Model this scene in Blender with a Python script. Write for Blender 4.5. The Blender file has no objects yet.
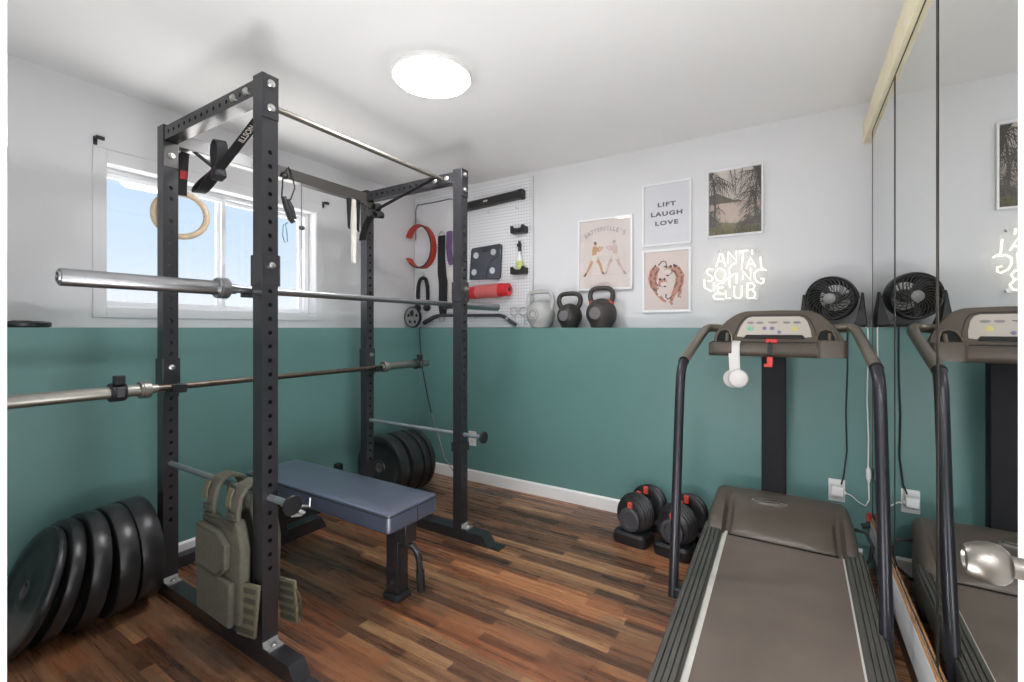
import bpy, bmesh, math, random
from mathutils import Vector, Matrix
random.seed(7)
PI = math.pi
C = bpy.context.scene.collection
V = Vector

# ------------------------------------------------------------------ materials
def lin(c):
    out = []
    for v in c[:3]:
        v = v / 255.0
        out.append(v / 12.92 if v <= .04045 else ((v + .055) / 1.055) ** 2.4)
    return tuple(out) + (1.0,)

def nodes_of(name):
    m = bpy.data.materials.new(name); m.use_nodes = True
    nt = m.node_tree
    for n in list(nt.nodes):
        nt.nodes.remove(n)
    out = nt.nodes.new('ShaderNodeOutputMaterial')
    return m, nt, out

def P(name, col, rough=.5, metal=0.0, var=.12, scale=18.0, bump=0.0, bscale=None, coat=0.0, stretch=None, spec=.5, rvar=.0):
    """Principled surface whose colour wanders a little with a noise texture."""
    m, nt, out = nodes_of(name)
    b = nt.nodes.new('ShaderNodeBsdfPrincipled')
    nt.links.new(b.outputs[0], out.inputs[0])
    tc = nt.nodes.new('ShaderNodeTexCoord')
    mp = nt.nodes.new('ShaderNodeMapping')
    if stretch: mp.inputs['Scale'].default_value = stretch
    nt.links.new(tc.outputs['Object'], mp.inputs[0])
    nz = nt.nodes.new('ShaderNodeTexNoise'); nz.inputs['Scale'].default_value = scale
    nz.inputs['Detail'].default_value = 5
    nt.links.new(mp.outputs[0], nz.inputs['Vector'])
    rp = nt.nodes.new('ShaderNodeValToRGB')
    c = lin(col)
    rp.color_ramp.elements[0].position = .3; rp.color_ramp.elements[1].position = .7
    rp.color_ramp.elements[0].color = tuple(max(0, x * (1 - var)) for x in c[:3]) + (1,)
    rp.color_ramp.elements[1].color = tuple(min(1, x * (1 + var)) for x in c[:3]) + (1,)
    nt.links.new(nz.outputs['Fac'], rp.inputs[0])
    nt.links.new(rp.outputs[0], b.inputs['Base Color'])
    b.inputs['Roughness'].default_value = rough
    b.inputs['Metallic'].default_value = metal
    b.inputs['Specular IOR Level'].default_value = spec
    b.inputs['Coat Weight'].default_value = coat
    if rvar:
        mr = nt.nodes.new('ShaderNodeMapRange')
        mr.inputs['To Min'].default_value = max(.02, rough - rvar); mr.inputs['To Max'].default_value = rough + rvar
        nt.links.new(nz.outputs['Fac'], mr.inputs[0]); nt.links.new(mr.outputs[0], b.inputs['Roughness'])
    if bump:
        n2 = nt.nodes.new('ShaderNodeTexNoise'); n2.inputs['Scale'].default_value = bscale or scale * 8
        n2.inputs['Detail'].default_value = 3
        nt.links.new(mp.outputs[0], n2.inputs['Vector'])
        bp = nt.nodes.new('ShaderNodeBump'); bp.inputs['Strength'].default_value = bump
        bp.inputs['Distance'].default_value = .002
        nt.links.new(n2.outputs['Fac'], bp.inputs['Height']); nt.links.new(bp.outputs[0], b.inputs['Normal'])
    return m

def emit(name, col, strength):
    m, nt, out = nodes_of(name)
    e = nt.nodes.new('ShaderNodeEmission')
    e.inputs[0].default_value = lin(col); e.inputs[1].default_value = strength
    nt.links.new(e.outputs[0], out.inputs[0])
    return m

def clear(name, gloss_rough=.02, tint=(255, 255, 255), amount=None):
    """Clear pane: see-through with a Fresnel reflection."""
    m, nt, out = nodes_of(name)
    t = nt.nodes.new('ShaderNodeBsdfTransparent'); t.inputs[0].default_value = lin(tint)
    g = nt.nodes.new('ShaderNodeBsdfGlossy'); g.inputs['Roughness'].default_value = gloss_rough
    mx = nt.nodes.new('ShaderNodeMixShader')
    if amount is None:
        f = nt.nodes.new('ShaderNodeFresnel'); f.inputs['IOR'].default_value = 1.45
        nt.links.new(f.outputs[0], mx.inputs[0])
    else:
        mx.inputs[0].default_value = amount
    nt.links.new(t.outputs[0], mx.inputs[1]); nt.links.new(g.outputs[0], mx.inputs[2])
    nt.links.new(mx.outputs[0], out.inputs[0])
    return m

M = {}
M['white_wall'] = P('white_wall_paint', (219, 219, 220), .75, var=.015, scale=3, bump=.12, bscale=160)
M['ceiling'] = P('ceiling_paint', (242, 241, 240), .85, var=.012, scale=2, bump=.1, bscale=150)
M['teal'] = P('teal_wall_paint', (97, 136, 132), .42, var=.05, scale=2.2, bump=.1, bscale=120, rvar=.06)
M['trim'] = P('white_trim_paint', (232, 231, 229), .45, var=.02, scale=6)
M['cream'] = P('cream_header_paint', (238, 228, 196), .6, var=.05, scale=9)
M['raw_wood'] = P('raw_wood_strip', (172, 126, 84), .6, var=.3, scale=30, stretch=(6, 1, 6))
M['vinyl'] = P('window_vinyl', (240, 241, 243), .35, var=.01)
M['black_steel'] = P('black_powder_coat', (44, 44, 47), .26, var=.04, scale=20, spec=.6)
M['black_matte'] = P('matte_black', (36, 36, 38), .6, var=.15, scale=30)
M['black_plastic'] = P('black_plastic', (30, 30, 32), .38, var=.1, scale=30)
M['dark_grey'] = P('dark_grey_plastic', (66, 66, 70), .45, var=.1, scale=30)
M['grille_grey'] = P('fan_grille_plastic', (82, 80, 78), .28, var=.05)
M['rubber'] = P('bumper_rubber', (36, 36, 37), .32, var=.2, scale=16, bump=.15, bscale=90, rvar=.08)
M['zinc'] = P('zinc_bolt', (205, 204, 200), .28, 1.0, var=.08, scale=60)
M['chrome'] = P('bright_chrome', (160, 161, 163), .34, 1.0, var=.06, scale=40, stretch=(1, .1, 1))
M['satin'] = P('satin_steel_sleeve', (164, 162, 154), .42, 1.0, var=.08, scale=40, stretch=(1, .1, 1))
M['worn_steel'] = P('worn_steel_shaft', (112, 102, 92), .42, 1.0, var=.2, scale=30)
M['pull_bar'] = P('pull_up_bar_steel', (140, 134, 126), .38, .8, var=.08, scale=20)
M['pipe'] = P('safety_pipe_steel', (158, 164, 168), .42, .75, var=.1, scale=30)
M['tan_beam'] = P('rear_beam_paint', (70, 66, 62), .3, var=.08, scale=30, spec=.7)
M['vinyl_pad'] = P('bench_vinyl', (70, 77, 96), .40, var=.1, scale=8, bump=.05, bscale=160, spec=1.0, coat=1.0)
for n_ in M['vinyl_pad'].node_tree.nodes:
    if n_.type == 'BSDF_PRINCIPLED': n_.inputs['Coat Roughness'].default_value = .36
M['olive'] = P('olive_nylon', (98, 96, 83), .9, var=.12, scale=60, bump=.6, bscale=420)
M['olive_dark'] = P('olive_webbing', (76, 75, 63), .9, var=.15, scale=90, bump=.6, bscale=500)
M['khaki'] = P('khaki_webbing', (112, 107, 86), .9, var=.15, scale=90, bump=.6, bscale=500)
M['birch'] = P('birch_ring_wood', (216, 194, 164), .5, var=.12, scale=30, stretch=(1, 1, 6))
M['webbing'] = P('black_webbing', (30, 29, 31), .7, var=.15, scale=90, bump=.4, bscale=500)
M['red_print'] = P('red_print', (176, 40, 44), .6)
M['white_ink'] = P('white_ink', (214, 208, 200), .7, var=.03)
M['white_plastic'] = P('white_plastic', (232, 231, 229), .35, var=.02)
M['band_white'] = P('white_latex_band', (226, 222, 214), .5, var=.04)
M['red_leather'] = P('red_belt', (186, 62, 48), .55, var=.15, scale=30, bump=.2)
M['purple'] = P('purple_band', (96, 74, 112), .6, var=.12, scale=25)
M['scale_glass'] = P('scale_top_glass', (64, 66, 74), .15, var=.05, scale=8)
M['scale_pad'] = P('scale_contact_pad', (196, 198, 202), .3, .8, var=.05)
M['roller_red'] = P('red_foam', (220, 44, 52), .55, var=.08, scale=20, bump=.2)
M['roller_pale'] = P('pale_red_print', (226, 112, 112), .5, var=.05)
M['iron_grey'] = P('grey_iron_plate', (150, 150, 148), .45, .2, var=.12, scale=40)
M['kb_white'] = P('pale_grey_kettlebell_paint', (174, 175, 173), .5, var=.06, scale=20, bump=.15, bscale=200)
M['kb_black'] = P('black_iron_kettlebell', (52, 50, 49), .45, .2, var=.15, scale=30, bump=.25, bscale=220)
M['kb_grey'] = P('charcoal_iron_kettlebell', (66, 62, 60), .5, .2, var=.15, scale=30, bump=.25, bscale=220)
M['kb_face'] = P('kettlebell_face_grey', (112, 110, 112), .5, .2, var=.08)
M['orange'] = P('orange_red_band', (204, 76, 56), .5, var=.08)
M['bottle_clear'] = P('bottle_plastic', (226, 232, 228), .3, var=.03)
M['bottle_label'] = P('yellow_green_label', (202, 212, 132), .5, var=.08)
M['tm_bronze'] = P('bronze_grey_plastic', (91, 82, 73), .42, .15, var=.06, scale=12, bump=.06, bscale=300, rvar=.05)
M['tm_handle'] = P('bronze_handle_paint', (112, 103, 90), .34, .5, var=.06, scale=12)
M['tm_post'] = P('navy_black_post_paint', (35, 35, 41), .32, .1, var=.08, scale=12)
M['belt'] = P('running_belt', (104, 93, 84), .72, var=.2, scale=3.2, bump=.3, bscale=380, rvar=.08)
M['rail'] = P('ribbed_rail_plastic', (82, 80, 75), .4, .1, var=.1, scale=14)
M['strip'] = P('belt_edge_white', (200, 198, 190), .55, var=.05)
M['panel'] = P('console_panel_film', (192, 184, 174), .4, var=.02)
M['ink_grey'] = P('panel_ink_grey', (140, 136, 136), .5)
M['ink_green'] = P('panel_ink_green', (120, 196, 158), .5)
M['ink_purple'] = P('panel_ink_purple', (122, 116, 160), .5)
M['ink_yellow'] = P('panel_ink_yellow', (214, 204, 120), .5)
M['safety_red'] = P('safety_red_plastic', (214, 60, 50), .45, var=.06)
M['headphone'] = P('headphone_white', (218, 216, 212), .45, var=.02)
M['nickel'] = P('brushed_nickel', (132, 128, 121), .38, 1.0, var=.1, scale=60, stretch=(.2, 1, 1), rvar=.06)
M['frame_edge'] = P('mirror_edge_bronze', (62, 58, 52), .35, .6, var=.1)
M['frame_white'] = P('picture_frame_white', (236, 236, 237), .4, var=.015)
M['paper_white'] = P('paper_white', (224, 224, 227), .7, var=.01)
M['paper_beige'] = P('paper_beige', (224, 214, 208), .7, var=.03, scale=12)
M['paper_pink'] = P('paper_pink', (226, 212, 206), .7, var=.02, scale=12)
M['ink_dark'] = P('ink_charcoal', (88, 88, 92), .7)
M['ink_soft'] = P('ink_soft_grey', (178, 166, 164), .7)
M['ink_skin'] = P('ink_tan', (206, 162, 122), .7)
M['ink_pale'] = P('ink_pale_mauve', (206, 184, 176), .7)
M['ink_brown'] = P('ink_brown', (128, 82, 62), .7)
M['ink_rust'] = P('ink_rust', (198, 142, 120), .7, var=.2, scale=90)
M['ink_cream'] = P('ink_cream', (226, 218, 208), .7)
M['ink_black'] = P('ink_black', (58, 52, 50), .7)
M['sky_print'] = P('print_sky', (222, 212, 202), .7, var=.02)
M['water_print'] = P('print_water', (204, 184, 170), .7, var=.04, scale=20)
M['palm_print'] = P('print_palm_dark', (84, 76, 66), .7, var=.2, scale=60)
M['hill_print'] = P('print_hill', (112, 104, 92), .7, var=.1, scale=40)
M['grass_print'] = P('print_grass', (122, 116, 82), .7, var=.3, scale=90)
M['clear_glass'] = clear('clear_picture_glass')
M['window_glass'] = clear('window_glass', amount=.015)
M['acrylic'] = clear('acrylic_backing', gloss_rough=.6, amount=.03)
M['neon'] = emit('warm_neon_tube', (255, 249, 230), .6)
M['lamp'] = emit('lamp_diffuser', (252, 252, 255), 22.0)
M['hall_fill'] = emit('hall_fill_emission', (250, 251, 255), 95.0)  # glow of the fill light added in the hall
M['mast'] = P('mast_black', (24, 24, 28), .6, spec=.25)
M['hole'] = P('dark_hole', (16, 16, 17), .8)

def mirror_mat():
    m, nt, out = nodes_of('silvered_mirror')
    g = nt.nodes.new('ShaderNodeBsdfGlossy'); g.inputs['Roughness'].default_value = 0.0
    g.inputs[0].default_value = (.86, .875, .865, 1)
    nt.links.new(g.outputs[0], out.inputs[0]); return m
M['mirror'] = mirror_mat()

def floor_mat():
    m, nt, out = nodes_of('laminate_floor')
    N, Lk = nt.nodes.new, nt.links.new
    b = N('ShaderNodeBsdfPrincipled'); Lk(b.outputs[0], out.inputs[0])
    tc = N('ShaderNodeTexCoord')
    def strips(w, h, off, seed):
        mp = N('ShaderNodeMapping'); mp.inputs['Location'].default_value = (seed, seed * .37, 0)
        Lk(tc.outputs['Object'], mp.inputs[0])
        br = N('ShaderNodeTexBrick'); br.offset = off; br.offset_frequency = 2; br.squash = 1.0
        br.inputs['Color1'].default_value = (0, 0, 0, 1); br.inputs['Color2'].default_value = (1, 1, 1, 1)
        br.inputs['Mortar'].default_value = (.45, .45, .45, 1)
        br.inputs['Scale'].default_value = 1.0; br.inputs['Mortar Size'].default_value = .0004
        br.inputs['Mortar Smooth'].default_value = .3; br.inputs['Bias'].default_value = 0
        br.inputs['Brick Width'].default_value = w; br.inputs['Row Height'].default_value = h
        Lk(mp.outputs[0], br.inputs['Vector']); return br
    s1 = strips(.46, .048, .41, .13)
    s2 = strips(.62, .024, .29, 3.1)
    mpg = N('ShaderNodeMapping'); mpg.inputs['Scale'].default_value = (2.2, 34, 1)
    Lk(tc.outputs['Object'], mpg.inputs[0])
    g1 = N('ShaderNodeTexNoise'); g1.inputs['Scale'].default_value = 1.6; g1.inputs['Detail'].default_value = 8
    g1.inputs['Roughness'].default_value = .68; Lk(mpg.outputs[0], g1.inputs['Vector'])
    mpf = N('ShaderNodeMapping'); mpf.inputs['Scale'].default_value = (14, 160, 1)
    Lk(tc.outputs['Object'], mpf.inputs[0])
    g2 = N('ShaderNodeTexNoise'); g2.inputs['Scale'].default_value = 2.0; g2.inputs['Detail'].default_value = 4
    Lk(mpf.outputs[0], g2.inputs['Vector'])
    def mth(op, a, bb):
        n = N('ShaderNodeMath'); n.operation = op
        for i, v in enumerate((a, bb)):
            if isinstance(v, (int, float)): n.inputs[i].default_value = v
            else: Lk(v, n.inputs[i])
        return n.outputs[0]
    t = mth('ADD', mth('MULTIPLY', s1.outputs['Color'], .5), mth('MULTIPLY', s2.outputs['Color'], .22))
    t = mth('ADD', t, mth('MULTIPLY', g1.outputs['Fac'], .44))
    t = mth('ADD', t, mth('MULTIPLY', g2.outputs['Fac'], .3))
    t = mth('SUBTRACT', t, .25)
    rp = N('ShaderNodeValToRGB'); cr = rp.color_ramp
    stops = [(.10, (66, 48, 41)), (.30, (98, 70, 54)), (.46, (126, 90, 66)), (.60, (148, 108, 78)), (.74, (170, 128, 90)), (.92, (194, 154, 112))]
    cr.elements[0].position, cr.elements[0].color = stops[0][0], lin(stops[0][1])
    cr.elements[1].position, cr.elements[1].color = stops[-1][0], lin(stops[-1][1])
    for p, c in stops[1:-1]:
        e = cr.elements.new(p); e.color = lin(c)
    Lk(t, rp.inputs[0])
    # reddish and greyish boards here and there
    s3 = strips(.92, .096, .37, 7.7)
    rp2 = N('ShaderNodeValToRGB'); c2 = rp2.color_ramp
    c2.elements[0].position, c2.elements[0].color = .0, lin((214, 205, 205))
    c2.elements[1].position, c2.elements[1].color = 1.0, lin((255, 226, 212))
    e = c2.elements.new(.5); e.color = lin((236, 236, 236))
    Lk(s3.outputs['Color'], rp2.inputs[0])
    mx = N('ShaderNodeMix'); mx.data_type = 'RGBA'; mx.blend_type = 'MULTIPLY'; mx.inputs[0].default_value = 1
    Lk(rp.outputs[0], mx.inputs[6]); Lk(rp2.outputs[0], mx.inputs[7])
    # plank joints
    br = strips(1.29, .192, .43, 1.9)
    br.inputs['Color1'].default_value = (1, 1, 1, 1); br.inputs['Color2'].default_value = (1, 1, 1, 1)
    br.inputs['Mortar'].default_value = (.35, .3, .28, 1); br.inputs['Mortar Size'].default_value = .0012
    mx2 = N('ShaderNodeMix'); mx2.data_type = 'RGBA'; mx2.blend_type = 'MULTIPLY'; mx2.inputs[0].default_value = 1
    Lk(mx.outputs[2], mx2.inputs[6]); Lk(br.outputs['Color'], mx2.inputs[7])
    Lk(mx2.outputs[2], b.inputs['Base Color'])
    mr = N('ShaderNodeMapRange'); mr.inputs['To Min'].default_value = .2; mr.inputs['To Max'].default_value = .36
    Lk(g1.outputs['Fac'], mr.inputs[0]); Lk(mr.outputs[0], b.inputs['Roughness'])
    bp = N('ShaderNodeBump'); bp.inputs['Strength'].default_value = .12; bp.inputs['Distance'].default_value = .002
    Lk(g2.outputs['Fac'], bp.inputs['Height']); Lk(bp.outputs[0], b.inputs['Normal'])
    return m
M['floor'] = floor_mat()

def pegboard_mat():
    m, nt, out = nodes_of('perforated_hardboard')
    N, Lk = nt.nodes.new, nt.links.new
    b = N('ShaderNodeBsdfPrincipled'); Lk(b.outputs[0], out.inputs[0]); b.inputs['Roughness'].default_value = .5
    tc = N('ShaderNodeTexCoord'); sp = N('ShaderNodeSeparateXYZ'); Lk(tc.outputs['Object'], sp.inputs[0])
    def mth(op, a, bb=None):
        n = N('ShaderNodeMath'); n.operation = op
        for i, v in enumerate((a, bb)):
            if v is None: continue
            if isinstance(v, (int, float)): n.inputs[i].default_value = v
            else: Lk(v, n.inputs[i])
        return n.outputs[0]
    def cell(o):
        f = mth('FRACT', mth('DIVIDE', mth('ADD', o, 10.0), .0254))
        d = mth('SUBTRACT', f, .5); return mth('MULTIPLY', d, d)
    r2 = mth('ADD', cell(sp.outputs['X']), cell(sp.outputs['Z']))
    hole = mth('LESS_THAN', r2, .14 ** 2)
    mx = N('ShaderNodeMix'); mx.data_type = 'RGBA'; Lk(hole, mx.inputs[0])
    mx.inputs[6].default_value = lin((228, 228, 230)); mx.inputs[7].default_value = lin((70, 70, 74))
    Lk(mx.outputs[2], b.inputs['Base Color']); return m
M['pegboard'] = pegboard_mat()

# ------------------------------------------------------------------ mesh builder
class MB:
    def __init__(s): s.bm = bmesh.new(); s.mi = 0
    def face(s, vs):
        try: f = s.bm.faces.new(vs)
        except ValueError: return None
        f.material_index = s.mi; return f
    def v(s, p): return s.bm.verts.new(V(p))
    def box(s, x0, x1, y0, y1, z0, z1, mat=None):
        ps = [(x, y, z) for z in (z0, z1) for x, y in ((x0, y0), (x1, y0), (x1, y1), (x0, y1))]
        if mat is not None: ps = [mat @ V(p) for p in ps]
        s.hexa(ps); return s
    def hexa(s, ps):
        a = [s.v(p) for p in ps]
        for q in ((3, 2, 1, 0), (4, 5, 6, 7), (0, 1, 5, 4), (1, 2, 6, 5), (2, 3, 7, 6), (3, 0, 4, 7)):
            s.face([a[i] for i in q])
    def loft(s, loops, cap=True, ring=False, closed=True):
        L = [[s.v(p) for p in lp] for lp in loops]
        n = len(L[0]); m = len(L)
        for i in range(m if ring else m - 1):
            A, B = L[i], L[(i + 1) % m]
            for j in range(n if closed else n - 1):
                k = (j + 1) % n
                s.face([A[j], A[k], B[k], B[j]])
        if cap and not ring and closed:
            s.face(list(reversed(L[0]))); s.face(L[-1])
        return s
    def frames(s, pts, closed=False):
        pts = [V(p) for p in pts]; n = len(pts); T = []
        for i in range(n):
            if closed: t = pts[(i + 1) % n] - pts[i - 1]
            else: t = pts[min(i + 1, n - 1)] - pts[max(i - 1, 0)]
            T.append(t.normalized() if t.length > 1e-9 else V((0, 0, 1)))
        up = V((0, 0, 1)) if abs(T[0].z) < .9 else V((1, 0, 0))
        N = (up - T[0] * up.dot(T[0])).normalized(); out = []
        for i in range(n):
            N = (N - T[i] * N.dot(T[i]))
            N = N.normalized() if N.length > 1e-6 else T[i].orthogonal().normalized()
            out.append((pts[i], T[i], N, T[i].cross(N)))
        return out
    def tube(s, pts, r, n=12, closed=False, cap=True, squash=1.0):
        fr = s.frames(pts, closed); rs = r if isinstance(r, (list, tuple)) else [r] * len(fr)
        loops = [[p + (N * math.cos(a) + B * math.sin(a) * squash) * rr for a in [2 * PI * k / n for k in range(n)]] for (p, T, N, B), rr in zip(fr, rs)]
        return s.loft(loops, cap=cap, ring=closed)
    def ribbon(s, pts, wdir, w, t):
        """strap: rectangular section; wdir = width direction (one vector or a list)"""
        pts = [V(p) for p in pts]; n = len(pts); loops = []
        for i in range(n):
            T = (pts[min(i + 1, n - 1)] - pts[max(i - 1, 0)]).normalized()
            W = V(wdir[i]) if isinstance(wdir, list) else V(wdir)
            W = (W - T * W.dot(T)).normalized(); Nn = T.cross(W)
            ww = w[i] if isinstance(w, list) else w
            loops.append([pts[i] + W * ww / 2 + Nn * t / 2, pts[i] - W * ww / 2 + Nn * t / 2, pts[i] - W * ww / 2 - Nn * t / 2, pts[i] + W * ww / 2 - Nn * t / 2])
        return s.loft(loops)
    def prism(s, poly, axis, a, b):
        def mk(p, h):
            return {'x': (h, p[0], p[1]), 'y': (p[0], h, p[1]), 'z': (p[0], p[1], h)}[axis]
        return s.loft([[mk(p, a) for p in poly], [mk(p, b) for p in poly]])
    def lathe(s, prof, o=(0, 0, 0), axis=(0, 0, 1), n=32, squash=None):
        """prof: (radius, height) pairs; r = 0 ends close to a point loop"""
        A = V(axis).normalized(); U = A.orthogonal().normalized(); W = A.cross(U); o = V(o)
        loops = []
        for r, h in prof:
            r = max(r, 1e-5)
            loops.append([o + A * h + (U * math.cos(2 * PI * k / n) + W * math.sin(2 * PI * k / n)) * r for k in range(n)])
        if prof[0] == prof[-1]: return s.loft(loops[:-1], ring=True)
        return s.loft(loops)
    def cyl(s, p0, p1, r, r1=None, n=24):
        return s.tube([p0, p1], [r, r if r1 is None else r1], n)
    def ball(s, c, r, sc=(1, 1, 1), u=20, w=12):
        c = V(c); loops = []
        for i in range(w + 1):
            a = -PI / 2 + PI * i / w; rr = max(math.cos(a), 1e-4)
            loops.append([c + V((rr * math.cos(2 * PI * k / u) * r * sc[0], rr * math.sin(2 * PI * k / u) * r * sc[1], math.sin(a) * r * sc[2])) for k in range(u)])
        return s.loft(loops)
    def flat(s, ps):
        s.face([s.v(p) for p in ps]); return s
    def perf(s, c0, u, nrm, w, L, a, b, pitch, r, start, stop):
        """square tube from c0 along u with a row of through holes on its +-nrm faces"""
        c0, u, nrm, w = V(c0), V(u), V(nrm), V(w); K = 12
        k = int((stop - start) / pitch)
        for sg in (1, -1):
            f = nrm * (a / 2 * sg)
            def quad(s0, s1):
                s.flat([c0 + f + u * s0 - w * b / 2, c0 + f + u * s1 - w * b / 2, c0 + f + u * s1 + w * b / 2, c0 + f + u * s0 + w * b / 2])
            quad(0, start)
            for i in range(k):
                m = start + (i + .5) * pitch; o = c0 + f + u * m
                out_, inn = [], []
                for q in range(K):
                    t = 2 * PI * (q + .5) / K; cu, cw = math.cos(t), math.sin(t)
                    sc = 1 / max(abs(cu) / (pitch / 2), abs(cw) / (b / 2))
                    out_.append(s.v(o + u * cu * sc + w * cw * sc)); inn.append(s.v(o + (u * cu + w * cw) * r))
                cor = {}
                for q in range(K):
                    q2 = (q + 1) % K
                    p, p2 = out_[q].co - o, out_[q2].co - o
                    fu, fw, fu2, fw2 = p.dot(u), p.dot(w), p2.dot(u), p2.dot(w)
                    onu, onu2 = abs(abs(fu) - pitch / 2) < 1e-6, abs(abs(fu2) - pitch / 2) < 1e-6
                    vs = [inn[q], out_[q]]
                    if onu != onu2:
                        cu_ = fu if onu else fu2; cw_ = fw2 if onu else fw
                        vs.append(s.v(o + u * cu_ + w * cw_))
                    vs += [out_[q2], inn[q2]]
                    s.face(vs)
                if sg == 1:
                    s.loft([[vv.co.copy() for vv in inn], [vv.co - nrm * a for vv in inn]], cap=False)
            quad(start + k * pitch, L)
        for sg in (1, -1):
            f = w * (b / 2 * sg)
            s.flat([c0 + f - nrm * a / 2, c0 + f + nrm * a / 2, c0 + f + nrm * a / 2 + u * L, c0 + f - nrm * a / 2 + u * L])
        for h in (0, L):
            s.flat([c0 + u * h + nrm * a / 2 * i + w * b / 2 * j for i, j in ((1, 1), (-1, 1), (-1, -1), (1, -1))])
        return s
    def text(s, string, o, size, right, up, weight=0.0, sx=1.0, align='CENTER', off=0.0, spacing=1.0):
        cu = bpy.data.curves.new('lettering', 'FONT'); cu.body = string; cu.size = size
        cu.align_x = align; cu.align_y = 'CENTER'; cu.offset = weight; cu.space_character = spacing
        ob = bpy.data.objects.new('lettering', cu); C.objects.link(ob)
        dg = bpy.context.evaluated_depsgraph_get(); me = ob.evaluated_get(dg).to_mesh()
        R, U, O = V(right).normalized(), V(up).normalized(), V(o); Nn = R.cross(U)
        vs = [s.v(O + R * p.co.x * sx + U * p.co.y + Nn * off) for p in me.vertices]
        for p in me.polygons: s.face([vs[i] for i in p.vertices])
        ob.evaluated_get(dg).to_mesh_clear(); bpy.data.objects.remove(ob); bpy.data.curves.remove(cu)
        return s
    def xf(s, mat):
        bmesh.ops.transform(s.bm, matrix=mat, verts=s.bm.verts); return s
    def build(s, name, mats, parent=None, bevel=0.0, flatshade=False, angle=35, merge=True, seg=2, keep_normals=False):
        if merge: bmesh.ops.remove_doubles(s.bm, verts=s.bm.verts, dist=1e-6)
        if not keep_normals: bmesh.ops.recalc_face_normals(s.bm, faces=s.bm.faces)
        if parent is not None:
            o = base_of(parent); 
            bmesh.ops.translate(s.bm, vec=-o, verts=s.bm.verts)
        me = bpy.data.meshes.new(name); s.bm.to_mesh(me); s.bm.free()
        for m in (mats if isinstance(mats, (list, tuple)) else [mats]): me.materials.append(M[m])
        if not flatshade:
            me.shade_smooth(); me.set_sharp_from_angle(angle=math.radians(angle))
        ob = bpy.data.objects.new(name, me); C.objects.link(ob)
        if parent is not None: ob.parent = parent
        if bevel:
            bv = ob.modifiers.new('soft_edges', 'BEVEL'); bv.width = bevel; bv.segments = seg
            bv.limit_method = 'ANGLE'; bv.angle_limit = math.radians(40)
        return ob

def base_of(o):
    p = V((0, 0, 0))
    while o is not None:
        p = p + o.location; o = o.parent
    return p

def thing(name, label, cat, loc=(0, 0, 0), group=None):
    o = bpy.data.objects.new(name, None); C.objects.link(o)
    o.location = loc; o.empty_display_size = .05
    o['label'] = label; o['category'] = cat
    if group: o['group'] = group
    return o
def tag(o, label, cat, group=None):
    o['label'] = label; o['category'] = cat
    if group: o['group'] = group
    return o
def struct(o):
    o['kind'] = 'structure'; return o
def kids(o): return [c for c in bpy.data.objects if c.parent == o]
def dup(root, label, loc=None, rot=None, group=None):
    r = root.copy(); C.objects.link(r); r['label'] = label
    if group: r['group'] = group
    if loc is not None: r.location = loc
    if rot is not None: r.rotation_euler = rot
    for ch in kids(root):
        c = ch.copy(); C.objects.link(c); c.parent = r
        for g in kids(ch):
            d = g.copy(); C.objects.link(d); d.parent = c
    return r

# ------------------------------------------------------------------ room measurements (metres)
H = 1.218                       # eye height
XL, XLU = -2.749, -2.967        # lower / upper left wall
YB, YBU = 2.917, 3.10           # lower / upper back wall
ZL, ZC = 1.221, 2.438           # ledge, ceiling
XM = .345                       # mirror plane
XR = .40

# floor, ceiling
struct(MB().box(-3.3, .7, -1.6, 3.4, -.1, 0).build('floor', 'floor'))
struct(MB().box(-3.3, .7, -1.6, 3.4, ZC, ZC + .1).build('ceiling', 'ceiling'))
# left wall: half wall painted teal with a ledge, white wall above with the window opening
WY0, WY1, WZ0, WZ1 = .876, 2.07, 1.325, 2.06
struct(MB().box(XL - .35, XL, .09, 3.3, 0, ZL).build('wall_left', 'teal'))
mb = MB()
mb.box(XLU - .07, XLU, .09, WY0, ZL, ZC).box(XLU - .15, XLU - .07, .09, WY0 - .05, ZL, ZC).box(XLU - .15, XLU, WY1, 3.3, ZL, ZC)
mb.box(XLU - .07, XLU, WY0, WY1, ZL, WZ0).box(XLU - .15, XLU - .07, WY0 - .05, WY1, ZL, WZ0 - .02).box(XLU - .15, XLU, WY0, WY1, WZ1, ZC).box(XLU - .15, XLU - .07, WY0 - .05, WY0, WZ1, ZC)
struct(mb.build('wall_left_upper', 'white_wall'))
struct(MB().box(XL, XR + .1, YB, YBU + .2, 0, ZL).build('wall_back', 'teal'))
struct(MB().box(XLU, XR + .1, YBU, YBU + .2, ZL, ZC).build('wall_back_upper', 'white_wall'))
# mirror wall: strip above and below, plain wall behind
mb = MB()
mb.box(XR, XR + .1, .09, 3.3, 0, ZC)
struct(mb.build('wall_right', 'white_wall'))
# front wall with the doorway the picture is taken from, and the hall behind it
mb = MB()
mb.box(-3.3, -.500, -.03, .09, 0, ZC).box(.315, .7, -.03, .09, 0, ZC).box(-.500, .315, -.03, .09, 2.06, ZC)
struct(mb.build('wall_front', 'white_wall'))
mb = MB()
mb.box(-1.0, -.9, -1.6, -.03, 0, ZC).box(.6, .7, -1.6, -.03, 0, ZC).box(-.9, .6, -1.6, -1.5, 0, ZC)
struct(mb.build('wall_hall', 'white_wall'))
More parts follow.
